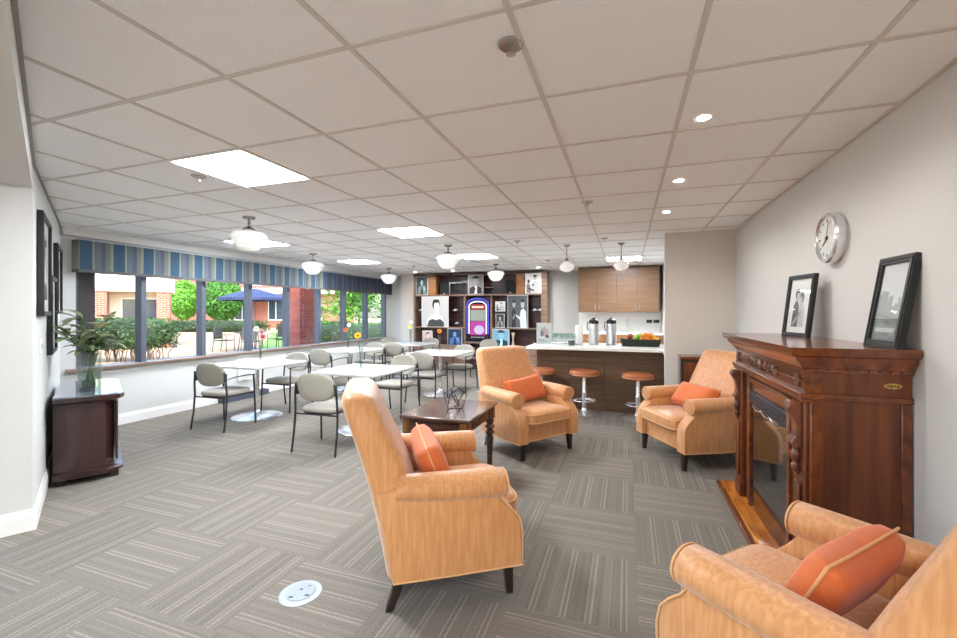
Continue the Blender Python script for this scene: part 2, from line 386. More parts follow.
def valance(y0, y1, m, label, ret0, ret1):
    mb = MB(); n = int((y1-y0)/.03); rng = random.Random(3); ph = [rng.uniform(0, 6) for _ in range(4)]
    def xo(y, z): return .13+.006*math.sin(y*17+ph[0])*(1-z/.36)+.004*math.sin(y*41+ph[1])*(1-z/.36)
    rings = []
    for i in range(n+1):
        y = y0+(y1-y0)*i/n
        rings.append([(xo(y, z), y, z+(.006*math.sin(y*23+ph[2]) if z == 0 else 0)) for z in (0, .03, .12, .24, .36)] + [(xo(y, 0)-.012, y, z) for z in (.36, .24, .12, .03, 0)])
    mb.loft(rings)
    mb.box(0, y0, .35, .13, y1, .36)
    if ret0: mb.box(0, y0, 0, .13, y0+.012, .36)
    if ret1: mb.box(0, y1-.012, 0, .13, y1, .36)
    o = mb.build('window_valance', m, None, smooth=50); o.location = (XL, 0, 1.93); o.scale = (1, 1, 1.06)
    return tag(o, label, 'valance')
valance(3.16, 7.46, M_val, 'blue and grey striped fabric valance over the nearer windows', True, False)
valance(7.46, 10.2, M_val2, 'darker striped valance over the windows at the far end', False, True)

# ------------------------------------------------------------ ceiling fixtures
def cell(i, j): return (GX+GP*(i+.5), GY+GP*(j+.5))
def panel(x0, y0, x1, y1, label):
    cx_, cy_ = (x0+x1)/2, (y0+y1)/2; hx, hy = (x1-x0)/2, (y1-y0)/2
    t = thing('ceiling_light', label, 'ceiling light', (cx_, cy_, ZC-.012), 0, 'square lay-in ceiling lights')
    m = MB()
    for a in ((-hx, -hy, hx, -hy+.014), (-hx, hy-.014, hx, hy), (-hx, -hy+.014, -hx+.014, hy-.014), (hx-.014, -hy+.014, hx, hy-.014)): m.box(a[0], a[1], 0, a[2], a[3], .013)
    m.build('frame', M_trim, t)
    MB().box(-hx+.014, -hy+.014, .003, hx-.014, hy-.014, .011).build('diffuser', M_diff, t)
def cpanel(i, j, label, ni=1, nj=1):
    panel(GX+GPX*i-.004, GY+GP*j-.004, GX+GPX*(i+ni)+.004, GY+GP*(j+nj)+.004, label)
cpanel(-5, 0, 'lit square ceiling panel, the nearest and largest in view')
cpanel(-5, 4, 'lit square ceiling panel in the middle of the room, above the coffee table side')
cpanel(-9, 4, 'lit square ceiling panel partly behind the nearest hanging globe light')
cpanel(-9, 8, 'lit square ceiling panel between the globe lights near the window valance')
cpanel(-5, 8, 'lit square ceiling panel just before the far wall bookcase')
cpanel(-1, 10, 'lit ceiling panel over the kitchen in front of the oak cabinets')
cpanel(-1, -5, 'unseen square fill panel added behind the viewer by the right wall')  # no fixture seen here; added to light the room from behind the camera
def downlight(x, y, label):
    t = thing('downlight', label, 'downlight', (x, y, ZC), 0, 'small round recessed spotlights')
    MB().lathe([(.03, -.004), (.055, -.004), (.055, 0), (.03, 0)], 24).build('trim_ring', M_trim, t, smooth=40)
    MB().lathe([(0, -.006), (.03, -.006), (.03, -.001), (0, -.001)], 20).build('lamp', M_spot, t)
    l = bpy.data.lights.new('lamp_light', 'SPOT'); l.energy = SPOT; l.spot_size = R(165); l.spot_blend = .6; l.shadow_soft_size = .04; l.color = (1, .95, .9)
    lo = bpy.data.objects.new('lamp_light', l); col.objects.link(lo); lo.parent = t; lo.location = (0, 0, -.02)
downlight(.37, 2.44, 'recessed spotlight nearest the viewer, right of the ceiling middle')
downlight(.37, 3.55, 'recessed spotlight, middle of the row of three on the right')
downlight(.37, 4.62, 'recessed spotlight, farthest of the row of three on the right')
downlight(-5.0, 9.5, 'recessed spotlight over the left end of the bookcase')
downlight(-3.98, 9.5, 'recessed spotlight over the middle of the bookcase')
downlight(-1.87, 9.4, 'recessed spotlight over the right end of the bookcase')
def sprinkler(x, y, label, first=True):
    t = thing('sprinkler_head', label, 'sprinkler', (x, y, ZC), 0, 'ceiling sprinkler heads')
    MB().lathe([(.032, -.004), (.045, -.007), (.052, 0), (.032, 0)], 24).build('ring', mat('dark_chrome', (170, 166, 160), .3, 1), t, smooth=40)
    MB().lathe([(0, -.003), (.033, -.003), (.033, 0), (0, 0)], 16).build('recess', M_blackp, t)
    MB().cyl((0, 0, 0), (0, 0, -.035), .007).cyl((0, 0, -.035), (0, 0, -.038), .018, n=16).cyl((-.01, 0, -.01), (-.004, 0, -.034), .003, n=6).cyl((.01, 0, -.01), (.004, 0, -.034), .003, n=6).build('deflector', M_steel, t, smooth=40)
sprinkler(-.41, 1.54, 'large chrome sprinkler head nearest the viewer at the top of the picture')
sprinkler(-2.98, 2.28, 'small sprinkler head beside the nearest lit ceiling panel')
sprinkler(-.34, 3.98, 'small sprinkler head in the ceiling right of the middle')
sprinkler(-1.46, 5.83, 'small sprinkler head in front of the kitchen ceiling')
sprinkler(-4.4, 8.3, 'small sprinkler head in front of the left of the bookcase')
sprinkler(-1.45, 8.2, 'small sprinkler head in front of the right end of the bookcase')
sprinkler(-.29, 6.0, 'small sprinkler head between the two kitchen pendants')

def globe_light(x, y, label, first=[None]):
    if first[0]: return dup(first[0], (x, y, ZC), 0, label)
    M_can = mat('canopy_chrome', (150, 148, 144), .25, 1)
    t = thing('pendant_light', label, 'pendant light', (x, y, ZC), 0, 'white schoolhouse globe lights'); first[0] = t
    MB().lathe([(0, 0), (.062, 0), (.062, -.008), (.05, -.022), (.014, -.03), (.011, -.06), (.02, -.065), (.012, -.07), (.012, -.1), (.03, -.104), (.055, -.12), (.065, -.135), (.06, -.14), (0, -.14)], 24).build('canopy', M_can, t, smooth=35)
    MB().lathe([(.05, -.135), (.06, -.14), (.10, -.15), (.16, -.17), (.178, -.195), (.178, -.215), (.165, -.235), (.155, -.245), (.150, -.27), (.135, -.295), (.12, -.305), (.115, -.32), (.09, -.345), (.05, -.36), (0, -.364)], 32).build('globe', M_bulb, t, smooth=25)
    return t
globe_light(-3.76, 3.43, 'white schoolhouse globe light, the nearest and largest one')
globe_light(-5.07, 5.93, 'white schoolhouse globe light against the seam of the two valances')
globe_light(-5.11, 8.45, 'white schoolhouse globe light at the far end of the darker valance')
globe_light(-2.52, 5.84, 'white schoolhouse globe light in front of the bookcase, left and larger one')
globe_light(-2.58, 8.48, 'white schoolhouse globe light overlapping the bookcase top row')
def drop_light(x, y, label, first=[None]):
    if first[0]: return dup(first[0], (x, y, ZC), 0, label)
    t = thing('pendant_light', label, 'pendant light', (x, y, ZC), 0, 'small glass drop pendants over the bar'); first[0] = t
    MB().lathe([(0, 0), (.05, 0), (.05, -.012), (.012, -.03), (.006, -.05), (.006, -.19), (.02, -.2), (.028, -.23), (.05, -.245), (0, -.246)], 20).build('stem', mat('canopy_chrome', (150, 148, 144), .25, 1), t, smooth=35)
    MB().lathe([(.03, -.235), (.055, -.262), (.088, -.29), (.105, -.32), (.105, -.345), (.085, -.375), (.045, -.398), (0, -.405)], 28).build('shade', M_bulb, t, smooth=40)
    return t
drop_light(-.85, 6.43, 'small teardrop pendant on a stem left of the oak cabinets')
drop_light(-.08, 6.5, 'small teardrop pendant on a stem in front of the oak cabinets')

# ------------------------------------------------------------ armchair
def armchair(loc, heading, label, first=[None]):
    rz = R(heading+90)
    if first[0]: return dup(first[0], (loc[0], loc[1], 0), rz, label)
    t = thing('armchair', label, 'armchair', (loc[0], loc[1], 0), rz, 'peach upholstered armchairs'); first[0] = t
    # base frame
    m = MB(); m.loft([rrect(.34, .33, .05, z, 4, 0, -.01+(.0 if z > .2 else 0)) for z in (.165, .18, .30, .335)])
    m.build('seat_base', M_fab, t, smooth=50, bevel=.008)
    MB().tube([(p[0]*1.01, p[1]*1.01, .172) for p in rrect(.342, .332, .05, 0, 6, 0, -.01)], .006, 6, closed=True).build('piping', M_piping, kids(t)[0], smooth=60)
    # seat cushion
    m = MB(); rings = []
    for z, k in ((.335, .03), (.345, .008), (.37, 0), (.43, 0), (.455, .012), (.47, .04), (.478, .10), (.482, .2)):
        rings.append(sup(.262-k, .315-k, z, .28, 36, 0, -.125))
    m.loft(rings); cu = m.build('seat_cushion', M_fab, t, smooth=60)
    for z in (.362, .442): MB().tube([(p[0], p[1], z) for p in sup(.264, .317, 0, .28, 40, 0, -.125)], .006, 6, closed=True).build('piping', M_piping, cu, smooth=60)
    # arms
    for sx in (-1, 1):
        m = MB()
        # side panel: profile (y,z)
        prof = [(.34, .165), (.385, .40), (.42, .585), (.30, .62), (-.25, .60), (-.265, .55), (-.29, .50), (-.345, .455), (-.385, .41), (-.40, .35), (-.40, .17)]
        xs = [.262, .27, .345, .362, .37, .372]
        rings = []
        cy_, cz_ = 0, .40
        for x, k in zip(xs, (.97, 1, 1, .995, .975, .95)):
            rings.append([(sx*x, cy_+(p[0]-cy_)*k, cz_+(p[1]-cz_)*k) for p in prof])
        m.loft(rings)
        # roll along the top
        rr = []
        for y, r, dz in ((-.310, .0005, 0), (-.309, .045, 0), (-.303, .062, 0), (-.290, .070, 0), (-.15, .071, .002), (.05, .07, .006), (.2, .066, .012), (.32, .06, .02)):
            rr.append([(sx*(.325+1.12*r*math.cos(a)), y, .585+dz+r*math.sin(a)) for a in [2*PI*i/20 for i in range(20)]])
        m.loft(rr)
        arm = m.build('arm', M_fab, t, smooth=55, bevel=0)
        MB().tube([(sx*(.325+1.12*.066*math.cos(a)), -.306, .585+.066*math.sin(a)) for a in [2*PI*i/20 for i in range(20)]], .005, 6, closed=True).tube([(sx*.371, p[0]*1.003, p[1]) for p in [(-.26, .54), (-.29, .50), (-.345, .455), (-.385, .41), (-.40, .35), (-.40, .172), (0, .168), (.335, .168)]], .005, 6).build('piping', M_piping, arm, smooth=60)
    # back: wedge that leans back, wings softly rounded, drawn as horizontal sections
    m = MB(); rings = []
    lv = [(.165, .19, .372, .345), (.30, .17, .40, .352), (.45, .15, .435, .352), (.60, .20, .475, .345), (.75, .275, .525, .335), (.88, .345, .575, .325), (.96, .385, .605, .318), (1.01, .412, .62, .308), (1.035, .432, .615, .295), (1.05, .455, .60, .27), (1.056, .49, .57, .225)]
    for z, y0, y1, hx in lv:
        rings.append(sup(hx, (y1-y0)/2, z-(0), .42, 36, 0, (y0+y1)/2))
    m.loft(rings); bk = m.build('backrest', M_fab, t, smooth=60)
    m = MB()
    for sx in (-1, 1):
        pts = [(sx*hx*.93, y0+(y1-y0)*.30, z) for z, y0, y1, hx in lv[3:-2]]
        m.tube(pts, .006, 6)
    pts = [(x, lv[-3][1]+.02, 1.048-.006*(x/.26)**2) for x in [-.262+.524*i/10 for i in range(11)]]
    m.build('piping', M_piping, bk, smooth=60)
    # legs
    for sx in (-1, 1):
        m = MB(); m.loft([rrect(.028, .028, .004, .175, 2, sx*.30, -.335), rrect(.019, .019, .004, 0, 2, sx*.305, -.345)]); m.build('leg', M_legw, t, smooth=30)
        m = MB(); m.loft([rrect(.028, .03, .004, .175, 2, sx*.295, .29), rrect(.024, .026, .004, .09, 2, sx*.297, .315), rrect(.018, .02, .004, 0, 2, sx*.30, .355)]); m.build('leg', M_legw, t, smooth=30)
    for k in kids(t):
        for q in [k]+kids(k):
            for v in q.data.vertices: v.co.y *= .88; v.co.x *= 1.09
    return t
armchair((-1.02, 2.27), 33, 'peach armchair in the middle foreground seen from behind with its back to the dining area')
armchair((-1.02, 4.53), -36, 'peach armchair facing the viewer in front of the bar stools')
armchair((.60, 4.76), 209, 'peach armchair beyond the fireplace in the corner by the beige wall')
armchair((.635, 1.715), 137, 'peach armchair in the bottom right corner, cut off by the picture edge')

def pillow(loc, rz, tilt, label, size=(.265, .135, .08), roll=0, first=[None]):
    m = MB(); N = 20; a_, b_, h_ = size
    def pos(u, v, s):
        # u,v in -1..1, pinched corner pillow
        d = (1-abs(u)**4)*(1-abs(v)**3.4)
        px_ = a_*u*(1-.07*(1-v*v)); py_ = b_*v*(1-.09*(1-u*u))
        return (px_, s*h_*max(d, 0)**.30, py_)
    for s in (-1, 1):
        vs = [pos(-1+2*i/N, -1+2*j/N, s) for j in range(N+1) for i in range(N+1)]
        fs = [(j*(N+1)+i, j*(N+1)+i+1, (j+1)*(N+1)+i+1, (j+1)*(N+1)+i) for j in range(N) for i in range(N)]
        m.add(vs, fs)
    o = m.build('pillow', M_pillow, None, smooth=80)
    bm = bmesh.new(); bm.from_mesh(o.data); bmesh.ops.remove_doubles(bm, verts=bm.verts, dist=.0005); bmesh.ops.recalc_face_normals(bm, faces=bm.faces); bm.to_mesh(o.data); bm.free()
    o.data.shade_smooth()
    ou = []
    for u, v in [(-1+2*i/N, -1) for i in range(N)]+[(1, -1+2*i/N) for i in range(N)]+[(1-2*i/N, 1) for i in range(N)]+[(-1, 1-2*i/N) for i in range(N)]:
        p = pos(u, v, 1); ou.append((p[0]*1.005, 0, p[2]*1.005))
    o.location = loc; o.rotation_euler = (tilt, roll, rz)
    o.name = 'lumbar_pillow'
    tag(o, label, 'pillow', 'orange lumbar pillows')
    MB().tube(ou, .005, 6, closed=True).build('piping', M_piping if 'light' in label else M_pillow, o, smooth=60)
    return o
def on_chair(loc, heading, label, dx=0, dy=.04, z=.62, **k):
    a = R(heading+90)
    x = loc[0]+dx*math.cos(a)-dy*math.sin(a); y = loc[1]+dx*math.sin(a)+dy*math.cos(a)
    return pillow((x, y, z), a+k.pop('tw', 0), R(k.pop('tilt', -22)), label, **k)
on_chair((-1.02, 2.27), 33, 'orange pillow with light piping in the middle foreground armchair', z=.625, dy=.07)
on_chair((-1.02, 4.53), -36, 'plain orange pillow lying in the armchair that faces the viewer', z=.618, dy=.05, roll=R(-5))
on_chair((.60, 4.76), 209, 'plain orange pillow in the corner armchair beyond the fireplace', z=.60, dy=.05, tilt=-38)
on_chair((.635, 1.715), 137, 'orange pillow with light piping in the bottom right armchair', z=.62, dy=.04, tilt=-26, size=(.24, .12, .072))

# ------------------------------------------------------------ coffee table with ornament
def sidetable():
    t = thing('end_table', 'dark walnut table with turned legs between the two nearest armchairs', 'table', (-1.485, 3.52, 0))
    hx, hy = .315, .385
    MB().box(-hx, -hy, .575, hx, hy, .60).build('table_top', M_table, t, bevel=.008)
    m = MB().box(-hx+.05, -hy+.045, .47, hx-.05, -hy+.06, .575).box(-hx+.05, hy-.06, .47, hx-.05, hy-.045, .575).box(-hx+.045, -hy+.05, .47, -hx+.06, hy-.05, .575).box(hx-.06, -hy+.05, .47, hx-.045, hy-.05, .575)
    ap = m.build('apron', M_table, t)
    m = MB().box(-.23, -hy+.043, .478, .215, -hy+.048, .556)
    for i in range(26): m.box(-.21+i*.0165, -hy+.0148, .482, -.201+i*.0165, -hy+.046, .552)
    for i in range(34): m.box(hx-.046, -.28+i*.0165, .482, hx-.038, -.271+i*.0165, .552)
    m.build('reeding', M_table, ap)
    prof = [(.020, 0), (.024, .02), (.03, .20), (.036, .27), (.036, .285), (.026, .292), (.026, .30), (.042, .312), (.045, .325), (.038, .338), (.026, .345), (.026, .352), (.044, .366), (.046, .38), (.04, .392), (.028, .40), (.028, .408), (.043, .42), (.043, .436), (.034, .445), (.034, .45)]
    for sx in (-1, 1):
        for sy in (-1, 1):
            x, y = sx*(hx-.06), sy*(hy-.06)
            m = MB(); m.lathe(prof, 16, (x, y, 0)); m.box(x-.038, y-.038, .45, x+.038, y+.038, .575)
            lg = m.build('leg', M_table, t, smooth=30)
            m = MB()
            for k in range(4):
                m.box(x-.03+k*.0165, y-sy*0-.044, .46, x-.02+k*.0165, y-.038, .565); m.box(x+.038, y-.03+k*.0165, .46, x+.044, y-.02+k*.0165, .565)
            m.build('fluting', M_tablel, lg)
sidetable()
m = MB()
def hexa(c, r, ax, tw):
    pts = []
    q = Matrix.Rotation(tw, 3, 'Z') @ Matrix.Rotation(ax, 3, 'X')
    for k in range(5): pts.append(Vector(c)+q @ Vector((r*math.cos(2*PI*k/5+.3), r*math.sin(2*PI*k/5+.3), 0)))
    return pts
zmin = 1
for ax, tw in ((R(80), R(20)), (R(62), R(110)), (R(112), R(75))):
    p = hexa((0, 0, .12), .108, ax, tw); m.tube([q for q in p], .0045, 6, closed=True)
zmin = min(v[2] for v in m.v)
o = m.build('wire_ornament', M_black, None, smooth=60); o.location = (-1.45, 3.52, .60-zmin)
tag(o, 'black open wire polyhedron ornament standing on the walnut table', 'ornament')

# ------------------------------------------------------------ fireplace
def fireplace():
    X0, X1, Y0, Y1 = .815, XR-.005, 2.50, 3.90
    t = thing('fireplace', 'carved mahogany electric fireplace with mantel against the right wall', 'fireplace', (1.04, 3.185, 0))
    def B(mb, name, m, p=t, **k):
        mb.v = [(v[0]-1.04, v[1]-3.185, v[2]) for v in mb.v]; return mb.build(name, m, p, **k)
    # body carcass with opening
    oy0, oy1 = 2.80, 3.57
    m = MB().box(X0+.03, Y0, 0, X1, Y0+.03, 1.17).box(X0+.03, Y1-.03, 0, X1, Y1, 1.17).box(X0+.04, Y0+.03, .99, X1, Y1-.03, 1.17)
    m.box(X0+.04, Y0+.03, 0, X0+.07, oy0, .99).box(X0+.04, oy1, 0, X0+.07, Y1-.03, .99).box(X1-.02, Y0+.03, 0, X1, Y1-.03, .99)
    m.box(X0+.04, oy0, 0, X0+.07, oy1, .08)
    B(m, 'body', M_mahog, bevel=.004)
    # side panel mouldings
    m = MB().box(X0+.03, Y0-.014, 1.035, X1, Y0, 1.062).box(X0+.03, Y0-.008, .0, X0+.075, Y0, 1.03).box(X1-.04, Y0-.006, 0, X1, Y0, 1.03).box(X0+.03, Y0-.008, 1.062, X0+.075, Y0, 1.165).box(X0+.03, Y0-.012, 0, X1, Y0, .10)
    B(m, 'side_moulding', M_mahog_h, bevel=.004)
    # front string course
    m = MB().box(X0-.015, Y0-.014, 1.035, X0+.04, Y1+.014, 1.062).box(X0-.005, Y0-.01, 1.015, X0+.04, Y1+.01, 1.035)
    B(m, 'string_course', M_mahog_h, bevel=.004)
    m = MB().box(X0+.01, Y0+.0, 1.062, X0+.04, Y1, 1.17); B(m, 'frieze', M_mahog_h)
    # crown shelf
    P = [(0, 1.165), (.012, 1.165), (.014, 1.18), (.03, 1.188), (.034, 1.20), (.058, 1.225), (.066, 1.245), (.085, 1.250), (.09, 1.262), (.095, 1.29)]
    rings = []
    for d, z in P:
        rings.append([(X0+.02-d, Y0-d*.85, z), (X1, Y0-d*.85, z), (X1, Y1+d*.85, z), (X0+.02-d, Y1+d*.85, z)])
    m = MB().loft(rings); B(m, 'mantel_shelf', M_mahog_h, bevel=.002)
    m = MB().box(X0+.02, Y0-.014, 1.17, X1, Y0-.002, 1.20).box(X0+.008, Y0-.014, 1.17, X0+.02, Y1+.01, 1.20)
    for k in range(9): m.box(X0+.055+k*.04, Y0-.022, 1.172, X0+.083+k*.04, Y0-.010, 1.196)
    for k in range(34): m.box(X0-.002, Y0+.01+k*.041, 1.172, X0+.012, Y0+.038+k*.041, 1.196)
    B(m, 'dentils', M_mahog_h)
    # carved applique
    cyy = (Y0+Y1)/2; m = MB().box(X0+.004, Y0+.04, 1.108, X0+.012, Y1-.04, 1.118)
    def scroll(c, s, r, turns=1.4, z0=1.115):
        pts = []
        for i in range(22):
            a = turns*2*PI*i/21; rr = r*(1-i/25)
            pts.append((X0+.006, c+s*(rr*math.cos(a)), z0+rr*math.sin(a)))
        m.tube(pts, .007, 6)
    for s in (-1, 1):
        for d, r, z in ((.07, .03, 1.12), (.15, .026, 1.11), (.22, .022, 1.12), (.29, .016, 1.112)): scroll(cyy+s*d, s, r, z0=z)
        m.tube([(X0+.006, cyy+s*(.03+.3*i/12), 1.112+.018*math.sin(i*1.1)) for i in range(13)], .007, 6)
        for d in (.1, .18, .25): m.ball((X0+.006, cyy+s*d, 1.135), (.009, .02, .009), 8, 6)
    m.ball((X0+.002, cyy, 1.12), (.02, .032, .038), 12, 8)
    for yy in (Y0+.09, Y1-.09):
        for k in range(6):
            a = k*PI/3; m.ball((X0+.005, yy+.024*math.cos(a), 1.115+.024*math.sin(a)), (.009, .014, .014), 8, 6)
        m.ball((X0+.003, yy, 1.115), (.014, .012, .012), 8, 6)
    B(m, 'carving', M_carve, smooth=60)
    # pilasters with scroll corbels
    for yy in (Y0+.085, Y1-.085):
        m = MB().box(X0+.012, yy-.07, 0, X0+.04, yy+.07, 1.015).box(X0, yy-.08, 0, X0+.04, yy+.08, .16).box(X0-.004, yy-.035, .2, X0+.012, yy+.035, .60)
        pl = B(m, 'pilaster', M_mahog, bevel=.006)
        prof = [(X0+.012, 1.01), (X0-.034, 1.01), (X0-.044, .995), (X0-.046, .97), (X0-.036, .95), (X0-.024, .93), (X0-.014, .90), (X0-.010, .86), (X0-.014, .83), (X0-.028, .815), (X0-.03, .795), (X0-.018, .78), (X0+.012, .775)]
        m = MB(); m.prism([(a, b) for a, b in prof], yy-.036, yy+.036, 'y')
        m.cyl((X0-.024, yy-.041, .975), (X0-.024, yy+.041, .975), .024, n=16); m.cyl((X0-.016, yy-.038, .80), (X0-.016, yy+.038, .80), .016, n=14)
        m.lathe([(0, -.145), (.012, -.14), (.01, -.125), (.02, -.11), (.022, -.09), (.012, -.08), (.024, -.05), (.026, -.03), (.014, -.01), (.02, 0), (0, .01)], 16, (X0-.002, yy, .775))
        B(m, 'corbel', M_carve, pl, smooth=40, bevel=.004)
    # firebox
    m = MB().box(X0+.02, oy0-.035, .05, X0+.045, oy0, .99).box(X0+.02, oy1, .05, X0+.045, oy1+.035, .99).box(X0+.02, oy0, .955, X0+.045, oy1, .99).box(X0+.035, oy0, .90, X0+.05, oy1, .955)
    B(m, 'surround', M_mahog_h, bevel=.005)
    fb = B(MB().box(X0+.05, oy0, .08, X0+.30, oy1, .90), 'firebox', mat('firebox_black', (16, 15, 15), .3))
    m = MB().box(X0+.03, oy0, .80, X0+.05, oy1, .90)
    for k in range(5): m.box(X0+.022, oy0+.01, .808+k*.018, X0+.03, oy1-.01, .816+k*.018)
    B(m, 'grille', mat('grille_metal', (70, 74, 84), .35, .6), fb)
    m = MB()
    for s in range(3):
        c0 = oy0+.2+s*.19
        m.tube([(X0+.022, c0-.09+.18*i/12, .80-.018*math.sin(PI*i/12)) for i in range(13)], .006, 6)
    B(m, 'swag', M_steel, fb, smooth=60)
    B(MB().box(X0+.036, oy0, .08, X0+.045, oy1, .80), 'glass_door', mat('firebox_glass', (14, 14, 16), .04, spec=.9, coat=.6), fb)
    # hearth
    B(MB().box(.745, 2.40, 0, X0+.12, 4.06, .05), 'hearth', M_hearth, bevel=.01)
    B(MB().box(.715, 2.37, 0, .745, 4.09, .035).box(.745, 4.06, 0, X0, 4.09, .035).box(.745, 2.37, 0, X0+.0, 2.40, .035), 'hearth_moulding', M_mahog_h, bevel=.008)
    # brass oval badge on the side
    m = MB(); T = Matrix.Translation((1.165, Y0-.001, 1.115)) @ Matrix.Rotation(R(90), 4, 'X')
    m.loft([[(.034*math.cos(a), .013*math.sin(a), z) for a in [2*PI*i/24 for i in range(24)]] for z in (0, .004)], 0, T)
    bd = B(m, 'badge', mat('brass', (196, 168, 96), .3, 1), label='small oval brass badge')
    m = MB()
    for k in range(4): m.box(1.142+k*.012, Y0-.0065, 1.112-.004*(k % 2), 1.150+k*.012, Y0-.005, 1.120)
    B(m, 'lettering', M_mahog, bd)
fireplace()

# ------------------------------------------------------------ picture frames
def picture(name, label, cat, loc, rz, tilt, wd, ht, fw, dep, art, mat_w=.05, frame=M_blackp, group=None, flat=None):
    t = thing(name, label, cat, loc, rz, group)
    if tilt: t.rotation_euler = (tilt, 0, rz)
    m = MB(); h = wd/2
    for (a, b, c_, d) in ((-h, 0, h, fw), (-h, ht-fw, h, ht), (-h, fw, -h+fw, ht-fw), (h-fw, fw, h, ht-fw)): m.box(a, 0, b, c_, dep, d)
    for (a, b, c_, d) in ((-h+fw*.25, fw*.25, h-fw*.25, fw*.6), (-h+fw*.25, ht-fw*.6, h-fw*.25, ht-fw*.25)): m.box(a, -.004, b, c_, 0, d)
    for s in (-1, 1):
        x0, x1 = sorted((s*(h-fw*.25), s*(h-fw*.6))); m.box(x0, -.004, fw*.6, x1, 0, ht-fw*.6)
    m.build('frame', frame, t, bevel=.002)
    MB().box(-h+fw, dep*.5, fw, h-fw, dep*.7, ht-fw).build('mat_board', M_trim, t)
    if art:
        a = MB(); ms = art(a, wd-2*fw-2*mat_w, ht-2*fw-2*mat_w, dep*.5-.0015, fw+mat_w)
        a.build('print', ms, t)
    MB().box(-h+fw, dep*.3, fw, h-fw, dep*.32, ht-fw).build('glass', M_picg, t)
    return t
G = lambda v, n=None: mat('print_grey_%d' % v, (v, v, v), .5)
def ell(m, cx_, cz, rx, rz, y, mi, n=20, a0=0, a1=2*PI):
    pts = [(cx_+rx*math.cos(a0+(a1-a0)*i/n), cz+rz*math.sin(a0+(a1-a0)*i/n)) for i in range(n+1 if a1-a0 < 6.2 else n)]
    m.prism(pts, y, y+.0008, 'y', mi)
def portrait(style, tint=(1, 1, 1)):
    def tm(v): return mat('print_%d_%d%d%d' % (v, *[int(q*100) for q in tint]), tuple(min(255, v*q) for q in tint), .45)
    def f(m, wd, ht, y, z0):
        bg, hair, skin, suit, lt = {'a': (200, 34, 226, 70, 235), 'b': (60, 30, 170, 130, 210), 'c': (150, 45, 170, 70, 225), 'd': (225, 60, 190, 225, 120), 'e': (90, 40, 185, 225, 150)}[style]
        ms = [tm(bg), tm(hair), tm(skin), tm(suit), tm(lt)]
        h = wd/2
        m.box(-h, y, z0, h, y+.001, z0+ht, 0)
        def E(cx_, cz, rx, rz, k, mi): ell(m, cx_*wd, z0+cz*ht, rx*wd, rz*ht, y-.001*k, mi)
        def Pl(pts, k, mi): m.prism([(a*wd, z0+b*ht) for a, b in pts], y-.001*k, y-.001*k+.0008, 'y', mi)
        if style == 'a':
            Pl([(-.30, 0), (-.32, .2), (-.2, .38), (-.04, .45), (.14, .45), (.28, .34), (.34, .18), (.36, 0)], 1, 2)
            Pl([(-.3, 0), (-.24, .2), (-.1, .26), (.06, .22), (.2, .26), (.34, .16), (.36, 0)], 2, 3)
            E(.05, .74, .15, .17, 2, 1); E(.07, .69, .11, .145, 3, 2); Pl([(0, .4), (0, .58), (.14, .58), (.14, .4)], 2, 2); E(.05, .86, .13, .06, 4, 1)
            E(.03, .70, .014, .008, 4, 1); E(.11, .70, .014, .008, 4, 1); E(.08, .61, .03, .008, 4, 1)
        elif style == 'c':
            Pl([(-.42, 0), (-.4, .3), (-.2, .4), (.2, .4), (.4, .3), (.42, 0)], 1, 1); Pl([(-.1, 0), (0, .3), (-.12, .42), (.12, .42), (.1, 0)], 2, 4)
            E(.02, .66, .17, .2, 2, 2); E(.02, .86, .27, .05, 4, 1); Pl([(-.16, .84), (-.13, .97), (.15, .97), (.19, .84)], 3, 1)
            E(-.04, .70, .02, .01, 4, 1); E(.08, .70, .02, .01, 4, 1); E(.03, .57, .04, .008, 4, 1)
        elif style == 'e':
            Pl([(.14, 0), (.10, .35), (.16, .55), (.3, .6), (.42, .5), (.46, 0)], 1, 3); E(.25, .74, .09, .13, 2, 2); E(.25, .84, .09, .05, 3, 1)
            Pl([(-.3, 0), (-.3, .5), (-.2, .62), (-.1, .5), (-.1, 0)], 1, 1); E(-.19, .74, .07, .11, 2, 2); E(-.19, .82, .07, .05, 3, 1)
            Pl([(-.26, .3), (-.14, .45), (-.12, .38), (-.24, .24)], 3, 4); Pl([(.12, .32), (-.08, .42), (-.08, .36), (.12, .24)], 3, 3)
        elif style == 'b':
            Pl([(-.4, 0), (-.34, .4), (-.1, .52), (.12, .52), (.36, .4), (.42, 0)], 1, 3); Pl([(-.12, 0), (-.04, .46), (.06, .46), (.14, 0)], 2, 0)
            E(0, .72, .2, .2, 2, 1); E(0, .68, .13, .15, 3, 2); E(.22, .36, .08, .14, 3, 2)
            E(-.04, .7, .016, .01, 4, 1); E(.05, .7, .016, .01, 4, 1)
        else:
            Pl([(-.1, 0), (-.02, .5), (.1, .62), (.3, .58), (.42, .3), (.42, 0)], 1, 2); E(.12, .78, .11, .13, 2, 2); E(.12, .87, .12, .06, 3, 1)
            Pl([(-.42, 0), (-.44, .4), (-.34, .52), (-.2, .4), (-.12, 0)], 1, 4); E(-.3, .6, .08, .1, 2, 1); Pl([(-.34, .3), (.06, .16), (.04, .08), (-.3, .2)], 3, 1); Pl([(-.1, .42), (.06, .5), (.05, .4), (-.06, .34)], 3, 1)
        return ms
    return f
